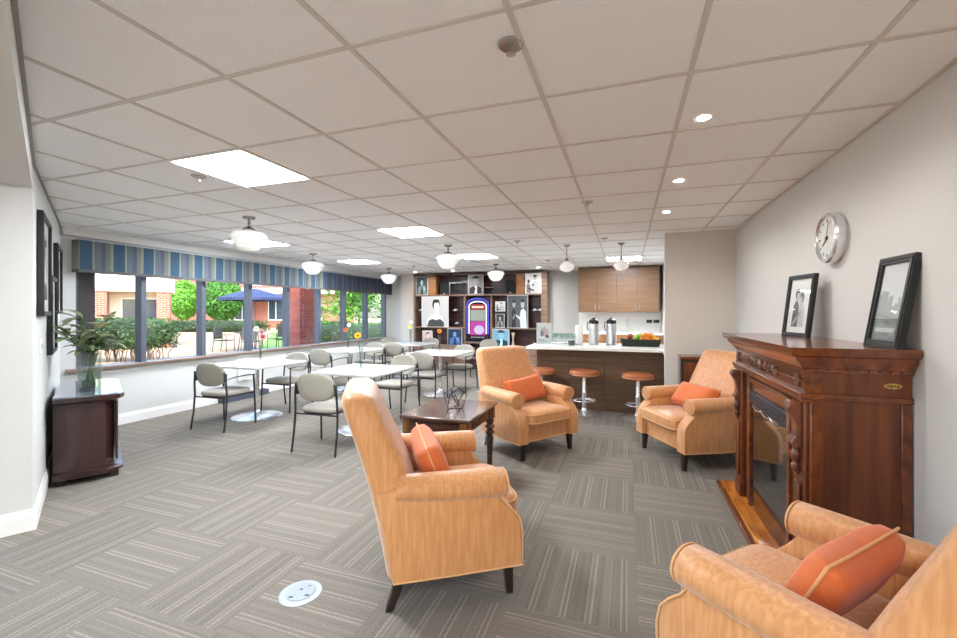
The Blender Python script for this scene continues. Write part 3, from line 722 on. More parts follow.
def fog(m, wd, ht, y, z0):
    h = wd/2; ms = [mat('print_sky', (214, 216, 216), .4), mat('print_mid', (170, 174, 174), .4), mat('print_dark', (110, 114, 112), .4), mat('print_light', (236, 237, 236), .4)]
    m.box(-h, y, z0, h, y+.001, z0+ht, 0)
    rng = random.Random(5)
    x = -h
    while x < h-.02:
        w_ = rng.uniform(.012, .03); m.box(x, y-.001, z0+.28*ht, min(x+w_, h), y, z0+ht*rng.uniform(.42, .66), 1); x += w_
    m.box(-h, y-.002, z0, h, y, z0+.28*ht, 2); m.box(-h*.8, y-.003, z0+.04, h*.7, y, z0+.06, 1)
    return ms
def kiss(m, wd, ht, y, z0):
    h = wd/2; ms = [G(228), G(90), G(190), G(60), G(150)]
    m.box(-h, y, z0, h, y+.001, z0+ht, 0)
    def E(a, b, c_, d, k, mi): ell(m, a*wd, z0+b*ht, c_*wd, d*ht, y-.001*k, mi)
    E(-.18, .78, .16, .13, 1, 3); E(-.12, .72, .12, .1, 2, 2); E(.14, .68, .15, .14, 1, 1); E(.1, .62, .11, .11, 2, 2)
    m.prism([(-.42*wd, z0), (-.4*wd, z0+.5*ht), (-.2*wd, z0+.66*ht), (0, z0+.5*ht), (.05*wd, z0)], y-.001, y-.0002, 'y', 1)
    m.prism([(.02*wd, z0), (.05*wd, z0+.5*ht), (.25*wd, z0+.58*ht), (.42*wd, z0+.4*ht), (.44*wd, z0)], y-.002, y-.0012, 'y', 2)
    m.prism([(-.35*wd, z0+.1*ht), (.2*wd, z0+.4*ht), (.24*wd, z0+.33*ht), (-.3*wd, z0)], y-.003, y-.0022, 'y', 4)
    return ms
# on the mantel (they lean back to the wall)
picture('framed_photo', 'smaller black framed photo of a couple leaning on the mantel, left one', 'framed photo', (1.08, 3.48, 1.29), R(-90+12), R(-7), .29, .43, .03, .025, kiss, .04)
picture('framed_photo', 'larger black framed misty grey landscape leaning on the near end of the mantel', 'framed photo', (1.15, 2.585, 1.29), R(-90), R(-9), .29, .445, .036, .03, fog, .0)
# on the diagonal wall
for (t0, t1, z0, z1, st, lb) in ((.22, .92, 1.43, 2.19, 'a', 'black framed picture on the left wall, nearest and highest of three'), (1.02, 1.62, 1.09, 1.78, 'd', 'black framed picture on the left wall, lowest of three'), (1.75, 2.4, 1.44, 2.14, 'b', 'black framed picture on the left wall, farthest of three, next to the window')):
    p = diag((t0+t1)/2, z0, .036)
    picture('framed_photo', lb, 'framed photo', p, EA, 0, t1-t0, z1-z0, .035, .034, portrait(st), .09, group='framed photos on the left wall')

# ------------------------------------------------------------ clock
def clock():
    t = thing('wall_clock', 'round chrome wall clock on the white wall above the mantel', 'clock', (XR, 3.26, 1.925)); t.rotation_euler = (0, R(-90), 0)
    MB().lathe([(.0, 0), (.152, 0), (.158, .02), (.158, .05), (.15, .062), (.138, .066), (.13, .05), (.13, .045), (0, .045)], 48).build('case', M_chrome, t, smooth=30)
    f = MB().lathe([(0, .045), (.131, .045), (.131, .048), (0, .048)], 40).build('dial', mat('clock_dial', (226, 226, 222), .5), t)
    m = MB()
    for k in range(12):
        a = k*PI/6; T = Matrix.Rotation(a, 4, 'Z'); m.box(.10, -.003 if k % 3 else -.006, .048, .122, .003 if k % 3 else .006, .050, 0, T)
    m.build('hour_marks', M_blackp, f)
    m = MB(); m.box(-.02, -.004, .051, .07, .004, .053, 0, Matrix.Rotation(R(125), 4, 'Z')); m.build('hour_hand', M_blackp, t)
    m = MB(); m.box(-.02, -.003, .054, .10, .003, .056, 0, Matrix.Rotation(R(-20), 4, 'Z')).cyl((0, 0, .048), (0, 0, .058), .008); m.build('minute_hand', M_blackp, t)
    MB().lathe([(0, .058), (.13, .058), (.13, .0595), (0, .0595)], 40).build('glass', M_picg, t)
clock()

# ------------------------------------------------------------ floor box
t = thing('floor_outlet', 'round pale grey floor outlet cover set in the carpet', 'floor outlet', (-1.6, 1.78, 0), R(30))
MB().lathe([(0, 0), (.105, 0), (.105, .003), (.095, .007), (.078, .008), (0, .008)], 36).build('cover_ring', mat('pale_metal', (160, 166, 168), .4, .3), t, smooth=30)
m = MB().lathe([(0, .008), (.074, .008), (.072, .011), (0, .011)], 32).build('lid', mat('pale_lid', (146, 155, 160), .45, .2), t, smooth=30)
k = MB().box(-.05, -.045, .0108, -.028, -.034, .0118).box(.028, -.045, .0108, .05, -.034, .0118).box(-.006, .01, .0108, .008, .02, .0118).box(.03, .035, .0108, .045, .04, .0118).build('finger_slot', M_blackp, m)

# ------------------------------------------------------------ sideboard on the left with lilies
def sideboard():
    L, D = 1.12, .44
    p = diag(.84, 0, .045)
    t = thing('sideboard', 'dark espresso cabinet with a glass top against the left wall', 'sideboard', p, EA)
    def outline(g, z, dc=.0):
        # x along wall, y = -depth into the room, clipped corners with bowed ends
        l0, l1, d = -g, L+g, -(D+g)
        pts = [(l0, 0), (l0-.028, -.11), (l0-.035, -.22), (l0-.028, -.33), (l0+.02, d+.03), (l0+.07, d), (l1-.07, d), (l1-.02, d+.03), (l1+.02, -.33), (l1+.028, -.22), (l1+.02, -.11), (l1, 0)]
        return [(x, y, z) for x, y in pts]
    MB().loft([outline(-.05, .10), outline(-.05, .68)]).build('body', M_dark, t, smooth=30)
    MB().loft([outline(0, .05), outline(.012, .06), outline(.012, .085), outline(-.01, .10)]).build('plinth', M_dark, t, smooth=30)
    for x in (.05, L-.05):
        for y in (-.05, -D+.05): MB().box(x-.03, y-.03, 0, x+.03, y+.03, .05).build('foot', M_legw, t)
    MB().loft([outline(-.01, .68), outline(.01, .69), outline(.02, .705), outline(.02, .73), outline(.012, .737)]).build('top', M_dark, t, smooth=30)
    MB().loft([outline(-.02, .737), outline(-.02, .742)]).build('glass_top', mat('glass_top', (150, 158, 172), .06, metal=.7), t)
    m = MB()
    for x0, x1 in ((.06, .54), (.58, 1.06)):
        m.box(x0, -D-.012+.035, .14, x1, -D+.04, .66)
    dr = m.build('door', M_dark, t, bevel=.004)
    MB().ball((.52, -D+.015, .42), (.012, .012, .012)).ball((.60, -D+.015, .42), (.012, .012, .012)).build('knob', M_steel, dr, smooth=60)
sideboard()
def leafquad(m, p, d, L, W, mi=0, droop=.25, n=4, up=Vector((0, 0, 1))):
    d = Vector(d).normalized(); s = d.cross(up)
    if s.length < .1: s = Vector((1, 0, 0))
    s.normalize(); nr = s.cross(d)
    vs = []
    for i in range(n+1):
        f = i/n; c_ = Vector(p)+d*(L*f)-Vector((0, 0, 1))*(droop*L*f*f); wd = W*math.sin(PI*min(.98, .08+.9*f))**.8 if i < n else .001
        vs += [tuple(c_-s*wd+nr*wd*.35), tuple(c_), tuple(c_+s*wd+nr*wd*.35)]
    fs = []
    for i in range(n):
        a = i*3; fs += [(a, a+1, a+4, a+3), (a+1, a+2, a+5, a+4)]
    m.add(vs, fs, mi)
def lily_vase():
    p = diag(1.25, .742, .27)
    t = thing('lily_vase', 'clear cylinder vase of lilies and dark leaves on the espresso cabinet', 'vase', p); t.scale = (1.3, 1.3, 1.3)
    MB().lathe([(0, 0), (.062, 0), (.066, .01), (.068, .27), (.062, .27), (.060, .014), (0, .012)], 24).build('vase', M_clear, t, smooth=40)
    MB().lathe([(0, .013), (.059, .014), (.0595, .13), (0, .13)], 20).build('water', glassy('water', (234, 239, 234), .03, fm=.2), t, smooth=40)
    rng = random.Random(11); st = MB(); lf = MB(); fl = []
    for k in range(13):
        a = k*2.4; r = rng.uniform(.05, .2); h = rng.uniform(.34, .52)
        top = Vector((r*math.cos(a), r*math.sin(a), h)); b0 = Vector((-.03*math.cos(a), -.03*math.sin(a), .02))
        mid = Vector((.02*math.cos(a), .02*math.sin(a), .26))
        st.tube([b0, mid, top], .004, 5)
        for j in range(4):
            q = mid.lerp(top, .1+.28*j); aa = a+rng.uniform(-1.3, 1.3)
            leafquad(lf, q, (math.cos(aa), math.sin(aa), rng.uniform(.1, .9)), rng.uniform(.12, .24), rng.uniform(.018, .03), 0, rng.uniform(.1, .6))
        if k % 3 == 0:
            b_ = MB()
            for j in range(6):
                aa = j*PI/3; leafquad(b_, top, (math.cos(aa), math.sin(aa), .9), .11, .026, 0, .35)
            fl.append(b_)
        elif k % 3 == 1:
            leafquad(lf, top, (math.cos(a), math.sin(a), .6), .22, .025, 0, .3)
    for k in range(10):
        a = R(150)+rng.uniform(-.7, .7); L = rng.uniform(.18, .34); d = Vector((math.cos(a), math.sin(a), rng.uniform(.1, .8)))
        leafquad(lf, (0, 0, .28), d, L, .02, 0, .3)
    nw = Vector((math.sin(EA), -math.cos(EA), 0))
    for q in [st, lf]+fl:
        for i_, v in enumerate(q.v):
            v = Vector(v); g = v.dot(nw)
            if g < -.17: v += nw*(-.17-g)*.9
            q.v[i_] = tuple(v)
    st.build('stems', mat('stem_green', (70, 96, 46), .6), t, smooth=60)
    lf.build('leaves', mat('lily_leaf', (118, 132, 94), .5, var=.3, vscale=12), t, smooth=60)
    for q in fl: q.build('bloom', mat('lily_bloom', (206, 206, 160), .5, var=.1, vscale=20), t, smooth=60)
lily_vase()

# ------------------------------------------------------------ dining chairs
def dining_chair(x, y, heading, label, first=[None]):
    rz = R(heading+90)
    if first[0]: return dup(first[0], (x, y, 0), rz, label)
    t = thing('dining_chair', label, 'chair', (x, y, 0), rz, 'black framed dining chairs'); first[0] = t
    # front is -Y
    m = MB(); rings = []
    for z, k in ((.415, .02), (.42, .004), (.435, 0), (.455, .003), (.466, .015), (.472, .05)):
        rings.append(sup(.235-k, .23-k, z, .5, 28, 0, -.02))
    m.loft(rings).build('seat', M_cushion, t, smooth=60)
    MB().loft([sup(.225, .22, .405, .5, 28, 0, -.02), sup(.225, .22, .416, .5, 28, 0, -.02)]).build('seat_pan', M_blackp, t)
    # backrest: curved oval pad
    m = MB(); rings = []
    N = 28
    for off, k in ((-.022, .82), (-.026, .93), (-.014, .99), (0, 1.0), (.014, .985), (.022, .90), (.022, .5)):
        ring = []
        for i in range(N):
            a = 2*PI*i/N; sg = lambda v, e: math.copysign(abs(v)**e, v)
            xx = .225*k*sg(math.cos(a), .75); zz = .145*k*sg(math.sin(a), .8)
            yy = .235+off-.22*xx*xx*3+.12*zz+.0
            ring.append((xx, yy, .685+zz))
        rings.append(ring)
    m.loft(rings).build('backrest', M_cushion, t, smooth=60)
    for sx in (-1, 1):
        fx = sx*.265
        MB().tube([(fx, -.225, 0), (sx*.262, -.215, .30), (sx*.258, -.205, .58), (sx*.256, -.20, .635)], .0115, 8).build('leg', M_black, t, smooth=60)
        MB().tube([(fx, .255, 0), (sx*.262, .22, .22), (sx*.258, .205, .42), (sx*.252, .215, .60), (sx*.235, .225, .72)], .0115, 8).build('leg', M_black, t, smooth=60)
        MB().tube([(sx*.256, -.215, .642), (sx*.262, -.10, .652), (sx*.262, .08, .65), (sx*.25, .215, .632)], .02, 8, sc=(.4, 1)).build('armrest', M_blackp, t, smooth=60)
        MB().box(min(sx*.24, sx*.225), .185, .60, max(sx*.24, sx*.225), .215, .70).build('back_bracket', M_black, t)
    for y_ in (-.21, .205): MB().tube([(-.262, y_, .40), (.262, y_, .40)], .009, 6).build('stretcher', M_black, t, smooth=60)
    return t
for x, y, h, lb in (
    (-4.87, 4.08, 92, 'dining chair seen from behind at the near side of the leftmost white table'),
    (-4.86, 5.12, -90, 'dining chair facing the viewer on the far side of the leftmost white table'),
    (-3.04, 3.80, 92, 'dining chair nearest the viewer, back turned, left of the foreground armchair'),
    (-3.13, 5.34, -96, 'dining chair facing the viewer across the table behind the foreground armchair'),
    (-4.98, 6.22, 88, 'dining chair seen from behind, near side of the window table with orange flower'),
    (-4.95, 7.42, -90, 'dining chair facing the viewer beyond the window table with the orange flower'),
    (-3.10, 6.32, 88, 'dining chair seen from behind just left of the walnut table with wire ornament'),
    (-2.98, 7.42, -98, 'dining chair facing the viewer beyond the table nearest the bookcase'),
    (-4.62, 8.02, 90, 'dining chair seen from behind at the far table with a yellow flower'),
    (-4.50, 9.15, -90, 'dining chair facing the viewer on the bookcase side of the far table'),
    (-5.62, 9.15, -80, 'dining chair in the far corner beside the window'),
    (-3.02, 9.10, -95, 'dining chair in front of the jukebox by the bookcase')):
    dining_chair(x, y, h, lb)

# ------------------------------------------------------------ dining tables and flower vases
def dtable(x, y, label, first=[None]):
    if first[0]: return dup(first[0], (x, y, 0), 0, label)
    t = thing('dining_table', label, 'table', (x, y, 0), 0, 'white square pedestal dining tables'); first[0] = t
    MB().loft([rrect(.45, .45, .05, .722, 5), rrect(.46, .46, .05, .726, 5), rrect(.46, .46, .05, .746, 5), rrect(.455, .455, .05, .75, 5)]).build('table_top', M_white, t, smooth=30)
    MB().lathe([(0, .045), (.032, .045), (.028, .09), (.028, .70), (.07, .712), (.07, .722), (0, .722)], 20).build('column', M_chrome, t, smooth=40)
    MB().lathe([(0, 0), (.32, 0), (.325, .006), (.31, .014), (.22, .025), (.12, .035), (.05, .055), (.034, .09), (0, .09)], 40).build('base', M_chrome, t, smooth=50)
    return t
dtable(-4.9, 4.61, 'square white pedestal table by the window, nearest and leftmost')
dtable(-3.1, 4.55, 'square white pedestal table behind the foreground armchair with a tall yellow gerbera')
dtable(-5.0, 6.85, 'square white pedestal table by the window behind the leftmost one')
dtable(-3.14, 6.93, 'square white pedestal table nearest the bar with an orange gerbera')
dtable(-4.67, 8.62, 'farthest square white pedestal table near the bookcase')
def bud_vase(x, y, flowers, label, z=.75):
    t = thing('bud_vase', label, 'vase', (x, y, z), 0, 'tall clear bud vases of gerberas')
    MB().lathe([(0, 0), (.035, 0), (.036, .006), (.022, .02), (.018, .08), (.02, .2), (.03, .30), (.028, .30), (.017, .2), (.014, .08), (.015, .025), (0, .02)], 20).build('vase', M_clear, t, smooth=50)
    for k, (dx, dy, h, rgb, cen) in enumerate(flowers):
        s = MB().tube([(0, 0, .02), (dx*.2, dy*.2, h*.5), (dx, dy, h)], .0035, 6).build('stem', mat('stem_green', (70, 96, 46), .6), t, smooth=60)
        m = MB(); q = Vector((.33+.2*k, -.94, .35)).to_track_quat('Z', 'Y').to_matrix().to_4x4(); T = Matrix.Translation((dx, dy, h)) @ q
        for ring, rr in ((0, .045), (1, .036)):
            for j in range(14):
                a = 2*PI*j/14+ring*.22; w_ = .0085
                m.add([(.008*math.cos(a)-w_*.5*math.sin(a), .008*math.sin(a)+w_*.5*math.cos(a), .002), (.008*math.cos(a)+w_*.5*math.sin(a), .008*math.sin(a)-w_*.5*math.cos(a), .002), (rr*.75*math.cos(a)+w_*math.sin(a), rr*.75*math.sin(a)-w_*math.cos(a), .006+.004*ring), (rr*math.cos(a), rr*math.sin(a), .004+.004*ring), (rr*.75*math.cos(a)-w_*math.sin(a), rr*.75*math.sin(a)+w_*math.cos(a), .006+.004*ring)], [(0, 1, 2, 3, 4)], 0, T)
        m.ball((0, 0, .006), (.014, .014, .007), 12, 6, mi=1, T=T)
        m.build('bloom', [mat('petal_%d_%d_%d' % rgb, rgb, .5), mat('flower_eye_%d' % cen[0], cen, .8)], s, smooth=30)
W_, O_, Y_, YL, PK = (238, 236, 230), (232, 98, 34), (240, 176, 28), (236, 226, 70), (196, 96, 96)
dk, br, gr = (70, 36, 20), (120, 60, 20), (150, 160, 60)
bud_vase(-4.96, 4.72, ((-.03, -.04, .47, W_, gr), (.03, .02, .35, PK, dk), (.0, .03, .42, (190, 150, 150), dk)), 'bud vase of pale and dusky pink flowers on the leftmost table')
bud_vase(-3.02, 4.36, ((-.03, -.02, .425, Y_, br),), 'bud vase with one golden gerbera behind the foreground armchair')
bud_vase(-5.06, 6.88, ((-.05, 0, .37, O_, dk), (-.01, .05, .46, W_, gr)), 'bud vase with an orange red and a white gerbera by the window')
bud_vase(-3.14, 6.9, ((.0, -.01, .37, (236, 130, 30), dk),), 'bud vase with one orange gerbera in front of the bookcase')
bud_vase(-4.67, 8.66, ((-.01, -.02, .37, YL, gr), (.0, .03, .48, W_, gr)), 'bud vase with a yellow and a white gerbera on the far table')

# ------------------------------------------------------------ bar
def bar():
    t = thing('bar_counter', 'dark wood bar with a long white quartz worktop', 'bar', (0, 0, 0))
    MB().box(-1.33, 6.56, 0, .70, 7.22, .905).build('body', M_bar, t)
    m = MB()
    for k in range(4): m.box(-1.325+k*.508, 6.548, .10, -1.325+k*.508+.50, 6.56, .90)
    m.build('front_panel', M_bar, t, bevel=.002)
    MB().box(-1.32, 6.552, 0, .70, 6.56, .10).build('kickboard', M_bar, t)
    MB().box(-1.44, 6.28, .905, .45, 7.3, .945).box(.45, 6.03, .905, .715, 7.3, .945).build('worktop', M_quartz, t, bevel=.004)
bar()
def stool(x, y, label, first=[None]):
    if first[0]: return dup(first[0], (x, y, 0), 0, label)
    t = thing('bar_stool', label, 'bar stool', (x, y, 0), 0, 'round tan bar stools'); first[0] = t
    st = MB().lathe([(0, .545), (.19, .545), (.205, .555), (.212, .575), (.212, .60), (.202, .618), (.175, .628), (0, .632)], 36).build('seat', M_leather, t, smooth=50)
    MB().tube([(.213*math.cos(a), .213*math.sin(a), .57) for a in [2*PI*i/32 for i in range(32)]], .004, 6, closed=True).build('seat_piping', mat('stool_piping', (220, 160, 116), .5), st, smooth=60)
    MB().lathe([(0, .05), (.03, .05), (.038, .30), (.03, .31), (.03, .53), (.06, .538), (.06, .545), (0, .545)], 20).build('column', M_chrome, t, smooth=40)
    MB().lathe([(0, 0), (.2, 0), (.205, .006), (.19, .014), (.12, .03), (.05, .05), (.034, .09), (0, .09)], 36).build('base', M_chrome, t, smooth=50)
    m = MB().tube([(.17*math.cos(a), -.02+.15*math.sin(a), .20) for a in [2*PI*i/28 for i in range(28)]], .0085, 8, closed=True)
    m.cyl((0, .025, .22), (0, .13, .20), .008).cyl((.02, -.02, .22), (.16, -.07, .20), .008).cyl((-.02, -.02, .22), (-.16, -.07, .20), .008)
    m.build('footrest', M_chrome, t, smooth=60)
    return t
stool(.14, 6.20, 'round tan bar stool nearest the beige wall, rightmost of three')
stool(-.58, 6.27, 'round tan bar stool, middle of three at the bar')
stool(-1.2, 6.27, 'round tan bar stool half hidden behind the armchair, leftmost of three')
def airpot(x, y, label, first=[None]):
    if first[0]: return dup(first[0], (x, y, .945), R(8), label)
    t = thing('airpot', label, 'coffee dispenser', (x, y, .945), 0, 'steel coffee airpots on the bar'); first[0] = t
    MB().lathe([(0, 0), (.078, 0), (.082, .012), (.078, .03), (.078, .30), (.072, .33), (0, .33)], 28).build('body', mat('airpot_steel', (196, 196, 198), .32, .85), t, smooth=40)
    MB().lathe([(0, .33), (.074, .33), (.076, .35), (.07, .385), (.05, .40), (.03, .402), (.03, .42), (0, .425)], 24).box(-.02, -.13, .35, .02, -.05, .375).box(-.013, -.125, .325, .013, -.105, .352).build('pump_lid', M_blackp, t, smooth=35)
    MB().tube([(-.075, 0, .36), (-.10, 0, .35), (-.105, 0, .26), (-.085, 0, .22)], .008, 6).build('handle', M_blackp, t, smooth=60)
    return t
airpot(-.5, 7.0, 'steel airpot with a black pump lid, left of the pair')
airpot(-.235, 7.05, 'steel airpot with a black pump lid, right of the pair')
# fruit basket
BX, BY = .19, 6.88
t = thing('fruit_basket', 'long dark green wicker basket on the right end of the bar', 'basket', (BX, BY, .945))
m = MB(); rg = []
for z, s in ((0, 0), (.10, .028), (.10, .018), (.012, -.01)): rg.append(rrect(.26+s, .12+s, .05, z, 5))
m.loft(rg, caps=True)
def wicker():
    m_ = mat('wicker', (44, 52, 44), .7); n = m_.node_tree; b = n.nodes['Principled BSDF']
    wv = nd(n, 'ShaderNodeTexWave', bands_direction='Z'); wv.inputs['Scale'].default_value = 28; tc = nd(n, 'ShaderNodeTexCoord'); n.links.new(tc.outputs['Object'], wv.inputs[0])
    bp = nd(n, 'ShaderNodeBump'); bp.inputs['Strength'].default_value = .8; bp.inputs['Distance'].default_value = .006; n.links.new(wv.outputs[1], bp.inputs['Height']); n.links.new(bp.outputs[0], b.inputs['Normal'])
    return m_
m.build('basket_body', wicker(), t, smooth=40)
MB().tube([(p[0], p[1], .10) for p in rrect(.283, .143, .06, 0, 6)], .008, 6, closed=True).build('rim', wicker(), t, smooth=60)
fr = {'apple': ((150, 36, 40), .038), 'green_apple': ((150, 190, 60), .038), 'orange': ((236, 142, 30), .04), 'lemon': ((238, 200, 50), .033)}
lay = [('apple', -.20, -.06, .055), ('apple', -.19, .04, .06), ('apple', -.12, -.01, .075), ('apple', -.155, -.06, .105), ('apple', -.15, .05, .12), ('green_apple', -.075, -.06, .085), ('green_apple', -.06, .05, .10), ('green_apple', -.02, -.01, .12),
       ('orange', .02, -.06, .075), ('orange', .04, .04, .09), ('orange', .10, -.055, .08), ('orange', .12, .04, .085), ('orange', .07, -.02, .135), ('orange', .145, -.01, .135), ('orange', .185, -.06, .07), ('lemon', .20, .04, .085), ('lemon', .235, -.01, .065), ('orange', .0, .06, .125)]
desc = ['at the left end of the basket', 'at the back left of the basket', 'among the red ones, low middle', 'on top at the front left', 'on top at the back left', 'at the front next to the red apples', 'at the back next to the red apples', 'on top between the apples and oranges', 'at the front left of the orange heap', 'at the back left of the orange heap', 'at the front middle of the heap', 'at the back middle of the heap', 'on top of the heap, left', 'on top of the heap, right', 'at the front right of the basket', 'at the back right of the basket', 'at the right end of the basket', 'on top beside the green apples']
for (kd, x, y, z), ds in zip(lay, desc):
    rgb, r = fr[kd]
    o = MB().lathe([(0, -.9*r), (.4*r, -.92*r), (.8*r, -.6*r), (r, 0), (.86*r, .55*r), (.45*r, .86*r), (.12*r, .8*r), (0, .72*r)] if kd != 'lemon' else [(0, -1.2*r), (.25*r, -1.05*r), (.8*r, -.6*r), (r, 0), (.8*r, .6*r), (.25*r, 1.05*r), (0, 1.2*r)], 18).build(kd, mat('skin_'+kd, rgb, .35, var=.08, vscale=20), None, smooth=70)
    o.location = (BX+x, BY+y, .945+z+.03); o.rotation_euler = (random.uniform(-.5, .5), random.uniform(-.5, .5), 0)
    nm = {'apple': 'red apple', 'green_apple': 'green apple', 'orange': 'orange', 'lemon': 'lemon'}[kd]
    tag(o, '%s %s' % (nm, ds), 'fruit', 'fruit in the wicker basket')
    if 'apple' in kd: MB().cyl((0, 0, .7*r), (.004, 0, 1.15*r), .002, n=5).build('stalk', M_twig, o)
# acrylic sign, glasses, tray
t = thing('counter_sign', 'upright white printed sign in a clear holder at the left end of the bar', 'sign', (-1.27, 6.85, .945), R(8))
MB().box(-.12, -.004, .01, .12, 0, .34).build('print_sheet', mat('sign_paper', (238, 234, 236), .5), t)
MB().box(-.125, -.007, 0, .125, -.005, .345).box(-.125, -.04, 0, .125, .05, .006).build('holder', M_clear, t)
m = MB(); rng = random.Random(9); ms = [mat('sign_a', (188, 160, 168), .5), mat('sign_b', (130, 120, 128), .5), mat('sign_c', (80, 78, 82), .5)]
m.prism([(-.07, .12), (.05, .12), (.08, .2), (.02, .28), (-.05, .25)], -.0052, -.0042, 'y', 0); ell(m, .05, .12, .03, .03, -.006, 2); ell(m, -.03, .17, .03, .05, -.006, 1); m.box(-.09, -.0055, .04, .06, -.0045, .05, 1); m.box(-.09, -.0055, .065, .02, -.0045, .075, 1)
m.build('artwork', ms, t)
t0 = tag(MB().loft([rrect(.19, .12, .03, z, 4) for z in (0, .012)]).build('serving_tray', M_white, None, smooth=30), 'white tray under the drinking glasses on the bar', 'tray'); t0.location = (-.96, 6.85, .945)
gl0 = None; gi = 0
for j, y in enumerate((6.78, 6.86, 6.93)):
    for i in range(4):
        x = -1.09+i*.085+(.03 if j == 1 else 0)
        lb = 'stemmed clear glass on the white tray, %s of the %s row' % (('leftmost', 'second', 'third', 'rightmost')[i], ('front', 'middle', 'back')[j])
        if gl0 is None:
            gl0 = MB().lathe([(0, 0), (.03, 0), (.03, .003), (.005, .008), (.004, .06), (.02, .075), (.034, .10), (.034, .16), (.032, .16), (.031, .10), (.016, .08), (0, .078)], 16).build('wine_glass', M_clear, None, smooth=50)
            gl0.location = (x, y, .957); tag(gl0, lb, 'glass', 'glasses on the bar tray')
        else: dup(gl0, (x, y, .957), 0, lb)
for x, y, lb in ((-.80, 6.74, 'small dark cup at the right of the tray'), (-.83, 6.68, 'small dark cup in front of the tray')):
    o = MB().lathe([(0, 0), (.028, 0), (.036, .07), (.033, .07), (.026, .006), (0, .006)], 16).build('cup', mat('smoke_glass', (90, 90, 96), .2), None, smooth=40); o.location = (x, y, .945); tag(o, lb, 'cup', 'dark cups on the bar')
t = thing('paper_towel_roll', 'white upright paper roll standing on the bar right of the glasses', 'paper roll', (-.72, 6.93, .945))
MB().lathe([(0, 0), (.065, 0), (.065, .008), (0, .008)], 20).build('stand', M_steel, t, smooth=40)
MB().lathe([(.02, .01), (.058, .01), (.058, .30), (.02, .30)], 24).build('paper', mat('paper_white', (240, 238, 234), .9), t, smooth=40)

# ------------------------------------------------------------ kitchen behind
def uppers():
    for k, (x0, x1, lb) in enumerate(((-1.03, -.21, 'oak wall cabinet with two doors, left half of the kitchen run'), (-.21, .64, 'oak wall cabinet with two doors, right half of the kitchen run'))):
        t = thing('wall_cabinet', lb, 'cabinet', (x0, YF-.02, 1.455), 0, 'oak kitchen wall cabinets')
        W = x1-x0
        MB().box(0, -.56, 0, W, 0, .98).build('body', M_oak, t)
        for j in range(2):
            d = MB().box(j*W/2+.003, -.58, .01, (j+1)*W/2-.003, -.56, .975).build('door', M_oak, t, bevel=.002)
            hx = W/2+(-.04 if j == 0 else .04)
            MB().cyl((hx, -.60, .05), (hx, -.60, .19), .006).cyl((hx, -.60, .06), (hx, -.58, .06), .004).cyl((hx, -.60, .18), (hx, -.58, .18), .004).build('handle', M_steel, d)
uppers()
W = .575
for k in range(3):
    x0 = -1.05+k*.585
    t = thing('base_cabinet', ('oak base cabinet under the back worktop, left one', 'oak base cabinet under the back worktop, middle one', 'oak base cabinet under the back worktop, right one')[k], 'cabinet', (x0, YF-.02, 0), 0, 'oak kitchen base cabinets')
    MB().box(0, -.62, .1, .583, 0, .97).box(.0, -.56, 0, .583, 0, .1).build('body', M_oak2, t)
    d = MB().box(.004, -.64, .12, .578, -.62, .74).build('door', M_oak2, t, bevel=.002)
    MB().cyl((.5, -.66, .6), (.5, -.66, .7), .006).cyl((.5, -.66, .65), (.5, -.64, .65), .004).build('handle', M_steel, d)
    d = MB().box(.004, -.64, .75, .578, -.62, .96).build('drawer', M_oak2, t, bevel=.002)
    MB().cyl((.2, -.66, .86), (.38, -.66, .86), .006).cyl((.29, -.66, .86), (.29, -.64, .86), .004).build('handle', M_steel, d)
tag(MB().box(-1.08, YF-.67, .97, .715, YF, 1.01).build('back_worktop', M_quartz, None, bevel=.003), 'white worktop along the back kitchen wall', 'worktop')
struct('trim_4', MB().box(-1.08, YF-.012, 1.01, .715, YF, 1.455), mat('backsplash', (240, 240, 238), .2))
for x, lb in ((.47, 'black wall outlet on the white backsplash, left of two'), (.62, 'black wall outlet on the white backsplash, right of two')):
    t = thing('wall_outlet', lb, 'outlet', (x, YF-.012, 1.25), 0, 'black outlets over the kitchen worktop')
    MB().box(-.06, -.006, -.035, .06, 0, .035).build('plate', M_blackp, t); MB().box(-.035, -.009, -.012, -.01, -.006, .012).box(.01, -.009, -.012, .035, -.006, .012).build('socket', M_frame, t)
t = thing('kitchen_faucet', 'tall curved chrome faucet on the back worktop', 'faucet', (.0, YF-.2, 1.01))
MB().cyl((0, 0, 0), (0, 0, .03), .025).build('base', M_chrome, t, smooth=40)
MB().tube([(0, 0, .02)]+[(0, -.07+.07*math.cos(a), .22+.07*math.sin(a)) for a in [PI*i/10 for i in range(11)]]+[(0, -.14, .19)], .009, 8).build('spout', M_chrome, t, smooth=60)

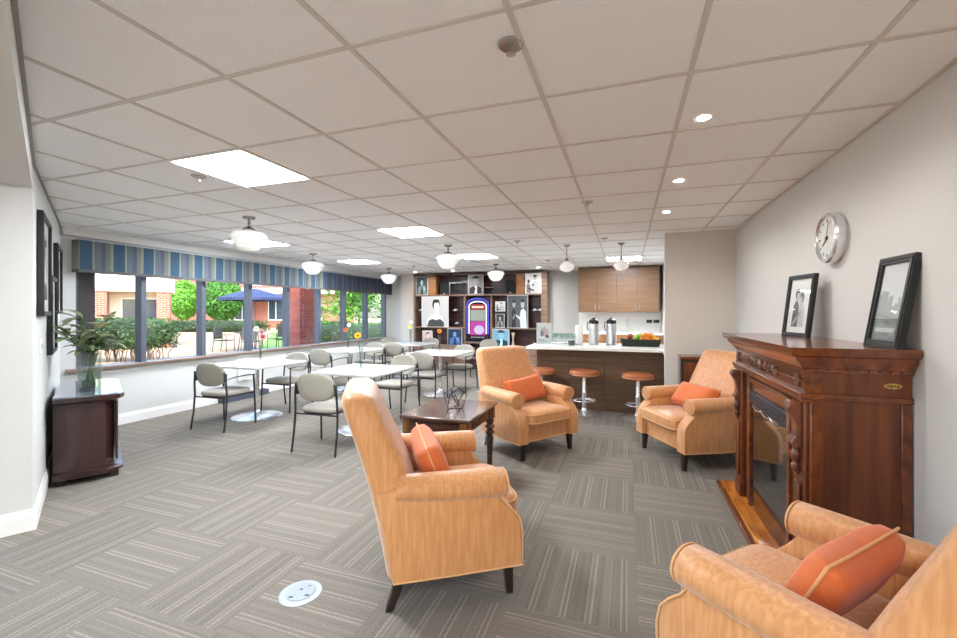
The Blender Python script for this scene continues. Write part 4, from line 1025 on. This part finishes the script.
# ------------------------------------------------------------ bookcase
BX0, BX1, BYF, BYB, BZ = -5.26, -1.77, 9.92, 10.29, 2.425
t = thing('bookcase', 'wide brown wall unit with photographs filling the far wall', 'bookcase', (0, 0, 0))
MB().box(BX0, BYB-.02, 0, BX1, BYB, BZ).build('back_panel', M_shback, t)
MB().box(BX0, BYF-.03, 2.385, BX1, BYB-.02, BZ).build('top_panel', M_shback, t)
for x in (BX0, -3.86, -3.16, BX1-.14):
    w_ = .045 if x != BX1-.14 else .14
    MB().box(x, BYF, 0, x+w_, BYB-.02, 2.385 if x in (BX0, BX1-.14) else 1.865).build('upright', M_shelf, t)
MB().box(BX0+.045, BYF, 1.865, BX1-.14, BYB-.02, 1.90).build('shelf', M_shelf, t)
for x0, x1 in ((BX0+.045, -3.86), (-3.115, BX1-.14)):
    MB().box(x0, BYF+.01, 1.045, x1, BYB-.02, 1.075).build('shelf', M_shelf, t)
    MB().box(x0, BYF, .0, x1, BYB-.02, .62).build('cupboard', M_shelf, t)
    MB().box(x0, BYF+.06, 1.462, x1, BYB-.02, 1.474).build('glass_shelf', M_clear, t)
MB().box(-3.815, BYF, .68, -3.16, BYB-.02, .72).build('shelf', M_shelf, t)
def board(name, x0, x1, z0, style, ht, label, y=BYF-.01, tint=(1, 1, 1), ty=0, group='black and white portrait boards in the bookcase'):
    t = thing(name, label, 'photo', ((x0+x1)/2, y, z0), 0, group)
    wd = x1-x0
    MB().box(-wd/2, 0, 0, wd/2, .02, ht).build('board', G(235), t)
    m = MB(); ms = portrait(style, tint)(m, wd-.02, ht-.02, -.002, .01); m.build('print', ms, t)
    t.rotation_euler = (R(-2), 0, 0) if ty else (0, 0, 0)
    return t
board('portrait_photo', -5.20, -4.86, 1.90, 'b', .475, 'portrait board of a dark haired figure in the top left corner of the bookcase', tint=(.9, 1.02, 1.04), y=BYF+.02)
board('portrait_photo', -3.74, -3.34, 1.90, 'c', .48, 'portrait board of a man in a hat and suit, top middle of the bookcase')
board('portrait_photo', -2.29, -1.90, 1.90, 'd', .48, 'pale photo board of a reaching figure in the top right corner of the bookcase')
board('portrait_photo', -5.02, -4.27, 1.075, 'a', .78, 'large pale portrait of a dark haired woman on the left of the bookcase')
board('portrait_photo', -2.72, -2.22, 1.075, 'e', .785, 'large dark photo of two performers on the right of the bookcase', tint=(.96, 1, 1.05))
board('portrait_photo', -4.29, -3.90, .62, 'b', .42, 'blue tinted photo board low on the left of the bookcase', tint=(.6, .85, 1.25))
board('portrait_photo', -3.10, -2.68, .62, 'c', .42, 'light blue photo board of a face low on the right of the bookcase', tint=(.85, 1.15, 1.3))
board('portrait_photo', -5.00, -4.72, .62, 'a', .36, 'small pinkish photo board in the lower left of the bookcase', tint=(1.05, .92, .9))
for x, lb in ((-4.84, 'tan wooden box on the top shelf, left one'), (-2.52, 'tan wooden box on the top shelf, right one')):
    t = thing('wooden_box', lb, 'box', (x, BYF+.02, 1.90), 0, 'tan wooden boxes on the top shelf')
    MB().box(0, 0, 0, .21, .3, .475).build('body', M_oak2, t, bevel=.003)
    MB().box(.015, -.005, .015, .195, 0, .46).build('front_board', M_oak2, t, bevel=.002)
for x, lb in ((-4.52, 'black loudspeaker on the top shelf, left one'), (-2.78, 'black loudspeaker on the top shelf, right one')):
    t = thing('loudspeaker', lb, 'loudspeaker', (x, BYF+.04, 1.90), 0, 'black loudspeakers on the top shelf')
    MB().box(0, 0, 0, .23, .26, .33).build('cabinet', M_blackp, t, bevel=.004)
    MB().box(.01, -.008, .05, .22, 0, .32).build('grille', mat('speaker_cloth', (30, 38, 42), .9), t)
    MB().box(.09, -.01, .015, .14, 0, .035).build('badge', M_steel, t)
t = thing('glass_display_case', 'clear boxy display case right of the left loudspeaker', 'display case', (-4.25, BYF+.02, 1.90))
MB().box(0, 0, 0, .34, .25, .30).build('panes', M_clear, t); MB().box(-.005, -.005, .29, .345, .255, .302).box(-.005, -.005, 0, .005, .005, .29).build('edging', M_steel, t)
t = thing('glass_display_case', 'small clear display case right of the hat portrait', 'display case', (-3.30, BYF+.02, 1.90)); MB().box(0, 0, 0, .16, .2, .17).build('panes', M_clear, t); MB().box(-.003, -.003, .165, .163, .2, .172).build('edging', M_steel, t)
# small photo + ornaments on the glass shelves
board('small_photo', -3.03, -2.78, 1.475, 'd', .24, 'small grey photo on the glass shelf left of the performers', group='small shelf photos')
board('small_photo', -3.02, -2.80, 1.075, 'b', .34, 'small dark photo under the glass shelf left of the performers', group='small shelf photos')
def trinket(x, z, label):
    t = thing('model_ornament', label, 'ornament', (x, BYF+.09, z), 0, 'small silver ornaments on the glass shelves')
    MB().ball((0, 0, .03), (.06, .03, .022), 12, 8, .7).ball((.01, 0, .055), (.03, .024, .016), 10, 6).build('body', mat('silver_paint', (200, 202, 206), .3, .4), t, smooth=50)
    for sx in (-.035, .035): MB().cyl((sx, -.03, .014), (sx, .03, .014), .014, n=12).build('wheel', M_blackp, t)
trinket(-5.10, 1.474, 'small silver ornament at the left end of the glass shelf')
trinket(-4.12, 1.474, 'small silver ornament right of the large portrait, upper')
trinket(-4.08, 1.14, 'small silver ornament right of the large portrait, lower')
trinket(-2.08, 1.474, 'small silver ornament at the right end of the glass shelf, left one')
trinket(-1.95, 1.474, 'small silver ornament at the right end of the glass shelf, right one')
for k, (x, h) in enumerate(((-2.60, .34), (-2.10, .16), (-2.0, .22))):
    o = MB().lathe([(0, 0), (.04, 0), (.045, .02), (.02, h*.4), (.022, h*.7), (.05, h), (.045, h), (.016, h*.65), (.012, h*.4), (0, .02)], 16).build('trophy_vase', (mat('cream_glaze', (216, 202, 176), .3), M_clear, M_clear)[k], None, smooth=50)
    o.location = (x, BYF+.06, .62); tag(o, ('tall cream vase low on the right of the bookcase', 'short clear vase low on the right of the bookcase', 'taller clear vase low at the right end of the bookcase')[k], 'vase')
# jukebox
def jukebox():
    t = thing('jukebox', 'glowing jukebox with blue tubes and a magenta screen in the bookcase bay', 'jukebox', (-3.49, BYF, .72))
    MB().box(-.30, .02, 0, .30, .32, .98).box(-.33, .0, 0, .33, .3, .10).build('cabinet', mat('jukebox_dark', (26, 24, 34), .25), t, bevel=.01)
    def arch(r, z0, hw, top): return [(-hw, 0, z0)]+[(-hw, 0, z0+(top-hw*.5-z0)*i/6) for i in range(1, 7)]+[(-hw*math.cos(a), 0, top-hw*.5+hw*.5*math.sin(a)) for a in [PI*i/12 for i in range(1, 12)]]+[(hw, 0, top-hw*.5-(top-hw*.5-z0)*i/6) for i in range(7)]
    MB().tube(arch(.03, .2, .275, 1.07), .022, 8).build('outer_tube', emis('neon_blue', (60, 66, 170), .22), t, smooth=60, label='blue violet glowing tube')
    MB().tube(arch(.03, .2, .225, 1.00), .014, 8).build('inner_tube', emis('neon_white', (200, 208, 245), .35), t, smooth=60, label='white glowing tube')
    MB().box(-.19, 0, .80, .19, .02, .93).build('marquee', emis('marquee_red', (120, 30, 28), .3), t)
    MB().box(-.15, -.004, .84, .15, 0, .885).build('marquee_light', emis('marquee_glow', (230, 180, 160), .2), t)
    MB().box(-.19, 0, .52, .19, .02, .79).build('title_display', emis('title_cards', (150, 152, 142), .05), t)
    s = MB().box(-.19, 0, .17, .19, .02, .51).build('screen', emis('screen_magenta', (160, 46, 128), .12), t)
    m = MB(); ell(m, .04, .30, .13, .11, -.002, 0); m.build('picture', emis('screen_lilac', (170, 166, 204), .1), s)
    m = MB(); 
    for k in range(9): m.box(-.17+k*.04, -.003, .535, -.145+k*.04, 0, .775)
    m.build('card_strips', mat('card_strip', (150, 160, 150), .5), t)
    m = MB()
    for k in range(7): m.box(-.16+k*.05, -.02, .105, -.13+k*.05, .02, .13)
    m.build('buttons', M_chrome, t)
jukebox()

# dark carved chair-back like cabinet by the beige wall
t = thing('carved_cabinet', 'dark reddish carved wooden cabinet half hidden behind the corner armchair', 'cabinet', (.69, 5.70, 0))
MB().box(-.09, -.12, .05, .35, .12, .90).build('body', M_dark, t, bevel=.004)
MB().box(-.10, -.14, .90, .36, .13, .935).build('top', M_mahog_h, t, bevel=.008)
MB().box(-.11, -.14, .52, .37, .12, .56).box(-.10, -.13, 0, .36, .13, .05).build('moulding', M_dark, t, bevel=.008)
MB().box(-.05, -.13, .60, .31, -.12, .86).box(-.05, -.13, .1, .31, -.12, .48).build('door', M_mahog, t, bevel=.004)

# low vent under the window: dark slatted box on the floor
t = thing('floor_casing', 'dark low slatted vent at the wall under the window behind the leftmost table', 'casing', (XL+.02, 5.5, 0))
MB().box(0, -.45, 0, .13, .45, .09).build('housing', M_frame, t, bevel=.004)
m = MB()
for k in range(22): m.box(.015, -.43+k*.04, .088, .115, -.41+k*.04, .094)
m.build('slats', M_blackp, t)
t = thing('wall_box', 'white boxed wall panel under the window behind the leftmost table', 'wall panel', (XL, 5.55, .30)); MB().box(0, -.14, 0, .05, .14, .36).build('housing', M_trim, t, bevel=.004); MB().box(.05, -.11, .03, .054, .11, .33).build('cover', M_wall, t)

# ------------------------------------------------------------ outside
struct('ground', MB().box(-90, -40, -.14, XL-.15, 90, -.04).box(XL-.15, -40, -.14, 20, -2.75, -.04), M_concrete)  # second box: unseen ground behind the camera, added to bounce sunlight indoors
def slab(name, pts, m, z=-.02, **k):
    return MB().prism(pts, -.04, z, 'z').build(name, m, None, **k)
struct('lawn', MB().prism([(-14, 13.2), (-7.2, 15.5), (-4, 60), (-34, 60), (-24, 24)], -.05, -.02, 'z'), M_grass)
def pier(x0, y0, x1, y1, h, m, label, cap=None):
    t = thing('brick_pier', label, 'brick pier', ((x0+x1)/2, (y0+y1)/2, -.04), 0, 'brick piers outside the window')
    hx, hy = (x1-x0)/2, (y1-y0)/2
    MB().box(-hx, -hy, 0, hx, hy, h).build('shaft', m, t)
    MB().box(-hx-.014, -hy-.014, 0, hx+.03, hy+.03, .12).build('footing', M_concrete, t)
pier(-7.15, 7.60, -6.85, 8.12, 3.0, M_brickd, 'maroon brick pier just outside the window, in the middle')
pier(-7.1, 3.28, -6.5, 3.56, 3.0, mat('pier_shade_tone', (72, 64, 64), .7), 'pier coloured dark for shade, just outside the window at its left end')  # flat dark colour stands in for brick in shade
def leafy_blob(m, core, c, r, n, ls, rng, squash=1.0, box=False):
    # closed core + many leaf quads at the surface
    c = Vector(c)
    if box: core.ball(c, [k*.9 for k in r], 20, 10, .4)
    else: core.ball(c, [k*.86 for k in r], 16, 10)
    for _ in range(n):
        a = rng.uniform(0, 2*PI); s = rng.uniform(-1, 1); q = math.sqrt(1-s*s); d = Vector((q*math.cos(a), q*math.sin(a), s))
        if box:
            mx_ = max(abs(d.x), abs(d.y), abs(d.z)); e = d/(mx_**.82)
        else: e = d
        p = c+Vector((e.x*r[0], e.y*r[1], e.z*r[2]))*rng.uniform(.86, 1.07)
        u = Vector((rng.uniform(-1, 1), rng.uniform(-1, 1), rng.uniform(-1, 1))).normalized(); v = u.cross(d+Vector((rng.uniform(-.5, .5),)*3)).normalized()
        L = ls*rng.uniform(.6, 1.3)
        m.add([tuple(p-u*L), tuple(p+v*L*.5), tuple(p+u*L), tuple(p-v*L*.5)], [(0, 1, 2, 3)])
def hedge(name, x, y, rz, hx, hy, h, label, n=2500, ls=.05, m=None, mc=None, z0=0, stems=0, cat='hedge', group=None, box=True):
    rng = random.Random(int(abs(x*10+y)))
    t = thing(name, label, cat, (x, y, -.04), rz, group); lf = MB(); co = MB()
    leafy_blob(lf, co, (0, 0, z0+(h-z0)/2), (hx, hy, (h-z0)/2), n, ls, rng, box=box)
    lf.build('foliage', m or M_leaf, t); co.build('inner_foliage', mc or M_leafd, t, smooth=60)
    if stems:
        s = MB()
        for _ in range(stems):
            a = rng.uniform(-hx*.85, hx*.85); b = rng.uniform(-hy*.5, hy*.5)
            s.tube([(a, b, 0), (a+rng.uniform(-.1, .1), b, z0*.6), (a+rng.uniform(-.25, .25), b+rng.uniform(-.1, .1), z0+.15)], .012, 5)
        s.build('branches', M_twig, t)
    return t
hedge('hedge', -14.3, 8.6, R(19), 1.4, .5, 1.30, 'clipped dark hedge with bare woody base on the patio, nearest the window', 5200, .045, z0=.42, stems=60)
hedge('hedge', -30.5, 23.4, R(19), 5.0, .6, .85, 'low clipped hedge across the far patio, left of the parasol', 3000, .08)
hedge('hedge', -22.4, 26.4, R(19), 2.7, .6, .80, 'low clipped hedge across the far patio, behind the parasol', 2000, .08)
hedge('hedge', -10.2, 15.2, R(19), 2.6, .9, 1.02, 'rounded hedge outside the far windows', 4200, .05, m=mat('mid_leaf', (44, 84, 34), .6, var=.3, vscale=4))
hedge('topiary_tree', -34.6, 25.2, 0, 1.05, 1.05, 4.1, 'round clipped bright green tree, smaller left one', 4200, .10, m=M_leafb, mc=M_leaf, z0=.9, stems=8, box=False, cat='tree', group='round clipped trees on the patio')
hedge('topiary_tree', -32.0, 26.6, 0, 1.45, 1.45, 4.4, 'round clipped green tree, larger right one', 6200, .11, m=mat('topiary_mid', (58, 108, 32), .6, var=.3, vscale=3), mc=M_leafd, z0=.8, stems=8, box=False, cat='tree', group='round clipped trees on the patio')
def tree(x, y, h, r, label, n=3800):
    rng = random.Random(int(x*7+y*3)); t = thing('leafy_tree', label, 'tree', (x, y, -.04), 0, 'leafy trees outside the far windows')
    MB().tube([(0, 0, 0), (.05, 0, h*.3), (-.05, .05, h*.6)], .10, 8, r1=.05).tube([(0, 0, h*.3), (.5, .2, h*.55)], .04, 6).tube([(0, 0, h*.3), (-.5, .1, h*.55)], .04, 6).build('trunk', M_twig, t, smooth=60)
    lf = MB()
    for k in range(n):
        b = rng.randrange(9); rr = random.Random(b*31+int(x*5)); cx_, cy_, cz = rr.uniform(-.7, .7)*r, rr.uniform(-.7, .7)*r, h*.30+rr.uniform(0, .7)*h
        p = Vector((cx_, cy_, cz))+Vector((rng.gauss(0, 1), rng.gauss(0, 1), rng.gauss(0, .7)))*r*.28
        u = Vector((rng.uniform(-1, 1), rng.uniform(-1, 1), rng.uniform(-.6, .6))).normalized(); v = u.cross(Vector((rng.uniform(-1, 1), rng.uniform(-1, 1), 1))).normalized(); L = .09*rng.uniform(.6, 1.5)
        lf.add([tuple(p-u*L), tuple(p+v*L*.55), tuple(p+u*L), tuple(p-v*L*.55)], [(0, 1, 2, 3)])
    lf.build('crown', M_leafb if int(abs(x)) % 2 else mat('tree_leaf', (66, 122, 40), .6, var=.35, vscale=2), t)
tree(-13.6, 18.2, 4.2, 1.6, 'leafy tree seen in the first pane right of the maroon brick pier')
tree(-14.6, 21.6, 4.6, 1.7, 'leafy tree seen in the middle far window pane')
tree(-10.6, 19.0, 4.2, 1.5, 'leafy tree seen in the last window pane before the corner')
tree(-17.5, 25.0, 5.2, 2.2, 'tall leafy tree farther back outside the far windows')
# porch of the neighbouring wing
t = thing('porch_building', 'brick and cream single storey wing beyond the near hedge', 'building', (-18.3, 12.7, -.04), R(50))
MB().box(-9, -.1, 2.34, .05, 1.6, 3.05).build('fascia', M_cream, t)
MB().box(-9, -.12, 3.05, .1, 1.6, 3.2).build('roof_edge', M_frame, t)
MB().box(-9, .9, 0, -.1, 1.1, 2.34).build('wall', M_cream, t)
for x in (-.44, -2.5): MB().box(x, -.05, 0, x+.46, .45, 2.34).build('brick_column', M_brick, t)
for x in (-1.75, -1.0, -4.4):
    f = MB().box(x, .84, 1.0, x+.68, .9, 2.1).build('window', M_trim, t)
    MB().box(x+.06, .82, 1.06, x+.62, .84, 2.04).build('pane', M_pane, f)
# far two storey building
t = thing('brick_building', 'far two storey brick building with white bands and blue railings', 'building', (-29.4, 32.6, -.04), R(19.26))
MB().box(-13, 0, 0, 3.4, 6, 3.2).build('ground_floor_wall', M_brick, t)
MB().box(-13.2, -.5, 3.2, 3.6, 6, 3.75).build('white_band', M_cream, t)
MB().box(-13, .3, 3.75, 3.4, 6, 7.5).build('upper_wall', M_brick, t)
for x in (-8.0, -6.2, -3.0, .6):
    f = MB().box(x, -.06, .7, x+1.5, 0, 2.6).build('window', M_trim, t); MB().box(x+.1, -.08, .8, x+.7, -.06, 2.5).box(x+.8, -.08, .8, x+1.4, -.06, 2.5).build('pane', M_pane, f)
for x in (-8.2, -5.0, -1.6, 1.2):
    f = MB().box(x, .22, 4.0, x+1.9, .3, 6.4).build('window', M_trim, t); MB().box(x+.12, .2, 4.1, x+.9, .22, 6.3).box(x+1.0, .2, 4.1, x+1.78, .22, 6.3).build('pane', M_pane, f)
m = MB().box(-12.8, -.45, 4.55, 3.2, -.42, 4.62)
for k in range(100): m.box(-12.8+k*.16, -.45, 3.75, -12.77+k*.16, -.42, 4.55)
m.build('railing', M_frame, t)
m = MB().box(-5.3, -.05, .7, -3.3, 0, 2.6); 
MB().box(-7.5, -2.0, 2.95, -1.5, 0, 3.1).build('canopy', mat('awning_slate', (96, 108, 140), .7), t)
# parasol and patio furniture
t = thing('patio_parasol', 'navy blue parasol open over the patio table', 'parasol', (-13.63, 12.72, -.04))
MB().cyl((0, 0, 0), (0, 0, 2.4), .025).build('pole', M_frame, t, smooth=60)
MB().lathe([(0, 0), (.26, 0), (.26, .05), (.04, .10), (0, .10)], 24).build('base', M_blackp, t, smooth=40)
m = MB(); N = 8; rg = []
for r, z in ((.02, 2.42), (.6, 2.26), (1.25, 2.04), (1.25, 1.94), (1.23, 1.94), (1.23, 2.03), (.6, 2.24), (.02, 2.40)): rg.append([(r*math.cos(2*PI*i/N+.2), r*math.sin(2*PI*i/N+.2), z) for i in range(N)])
m.loft(rg).build('canopy', M_navy, t)
t = thing('patio_table', 'round dark patio table under the navy parasol', 'table', (-13.63, 12.45, -.04))
MB().lathe([(.04, .70), (.5, .70), (.5, .73), (.04, .73)], 28).build('table_top', M_black, t, smooth=40)
for k in range(4):
    a = k*PI/2+.5; MB().tube([(.4*math.cos(a), .4*math.sin(a), 0), (.3*math.cos(a), .3*math.sin(a), .7)], .015, 6).build('leg', M_black, t)
def pchair(x, y, h, label, first=[None]):
    if first[0]: return dup(first[0], (x, y, -.04), R(h+90), label)
    t = thing('patio_chair', label, 'chair', (x, y, -.04), R(h+90), 'dark metal patio chairs'); first[0] = t
    MB().box(-.25, -.25, .41, .25, .22, .44).build('seat', M_leafd, t, bevel=.01)
    MB().box(-.25, .20, .48, .25, .23, .92).build('backrest', mat('patio_sling', (60, 66, 66), .7), t, bevel=.01)
    for sx in (-1, 1):
        MB().tube([(sx*.27, -.25, 0), (sx*.27, -.24, .62), (sx*.27, .2, .64)], .014, 6).build('leg', M_black, t); MB().tube([(sx*.27, .28, 0), (sx*.27, .21, .45), (sx*.27, .24, .92)], .014, 6).build('leg', M_black, t)
    return t
pchair(-14.45, 12.05, 20, 'patio chair left of the parasol pole')
pchair(-13.0, 12.0, 110, 'patio chair in front of the parasol pole')
pchair(-12.45, 13.1, 190, 'patio chair right of the parasol, by the dark mullion')
pchair(-13.3, 13.5, 260, 'patio chair behind the parasol table')
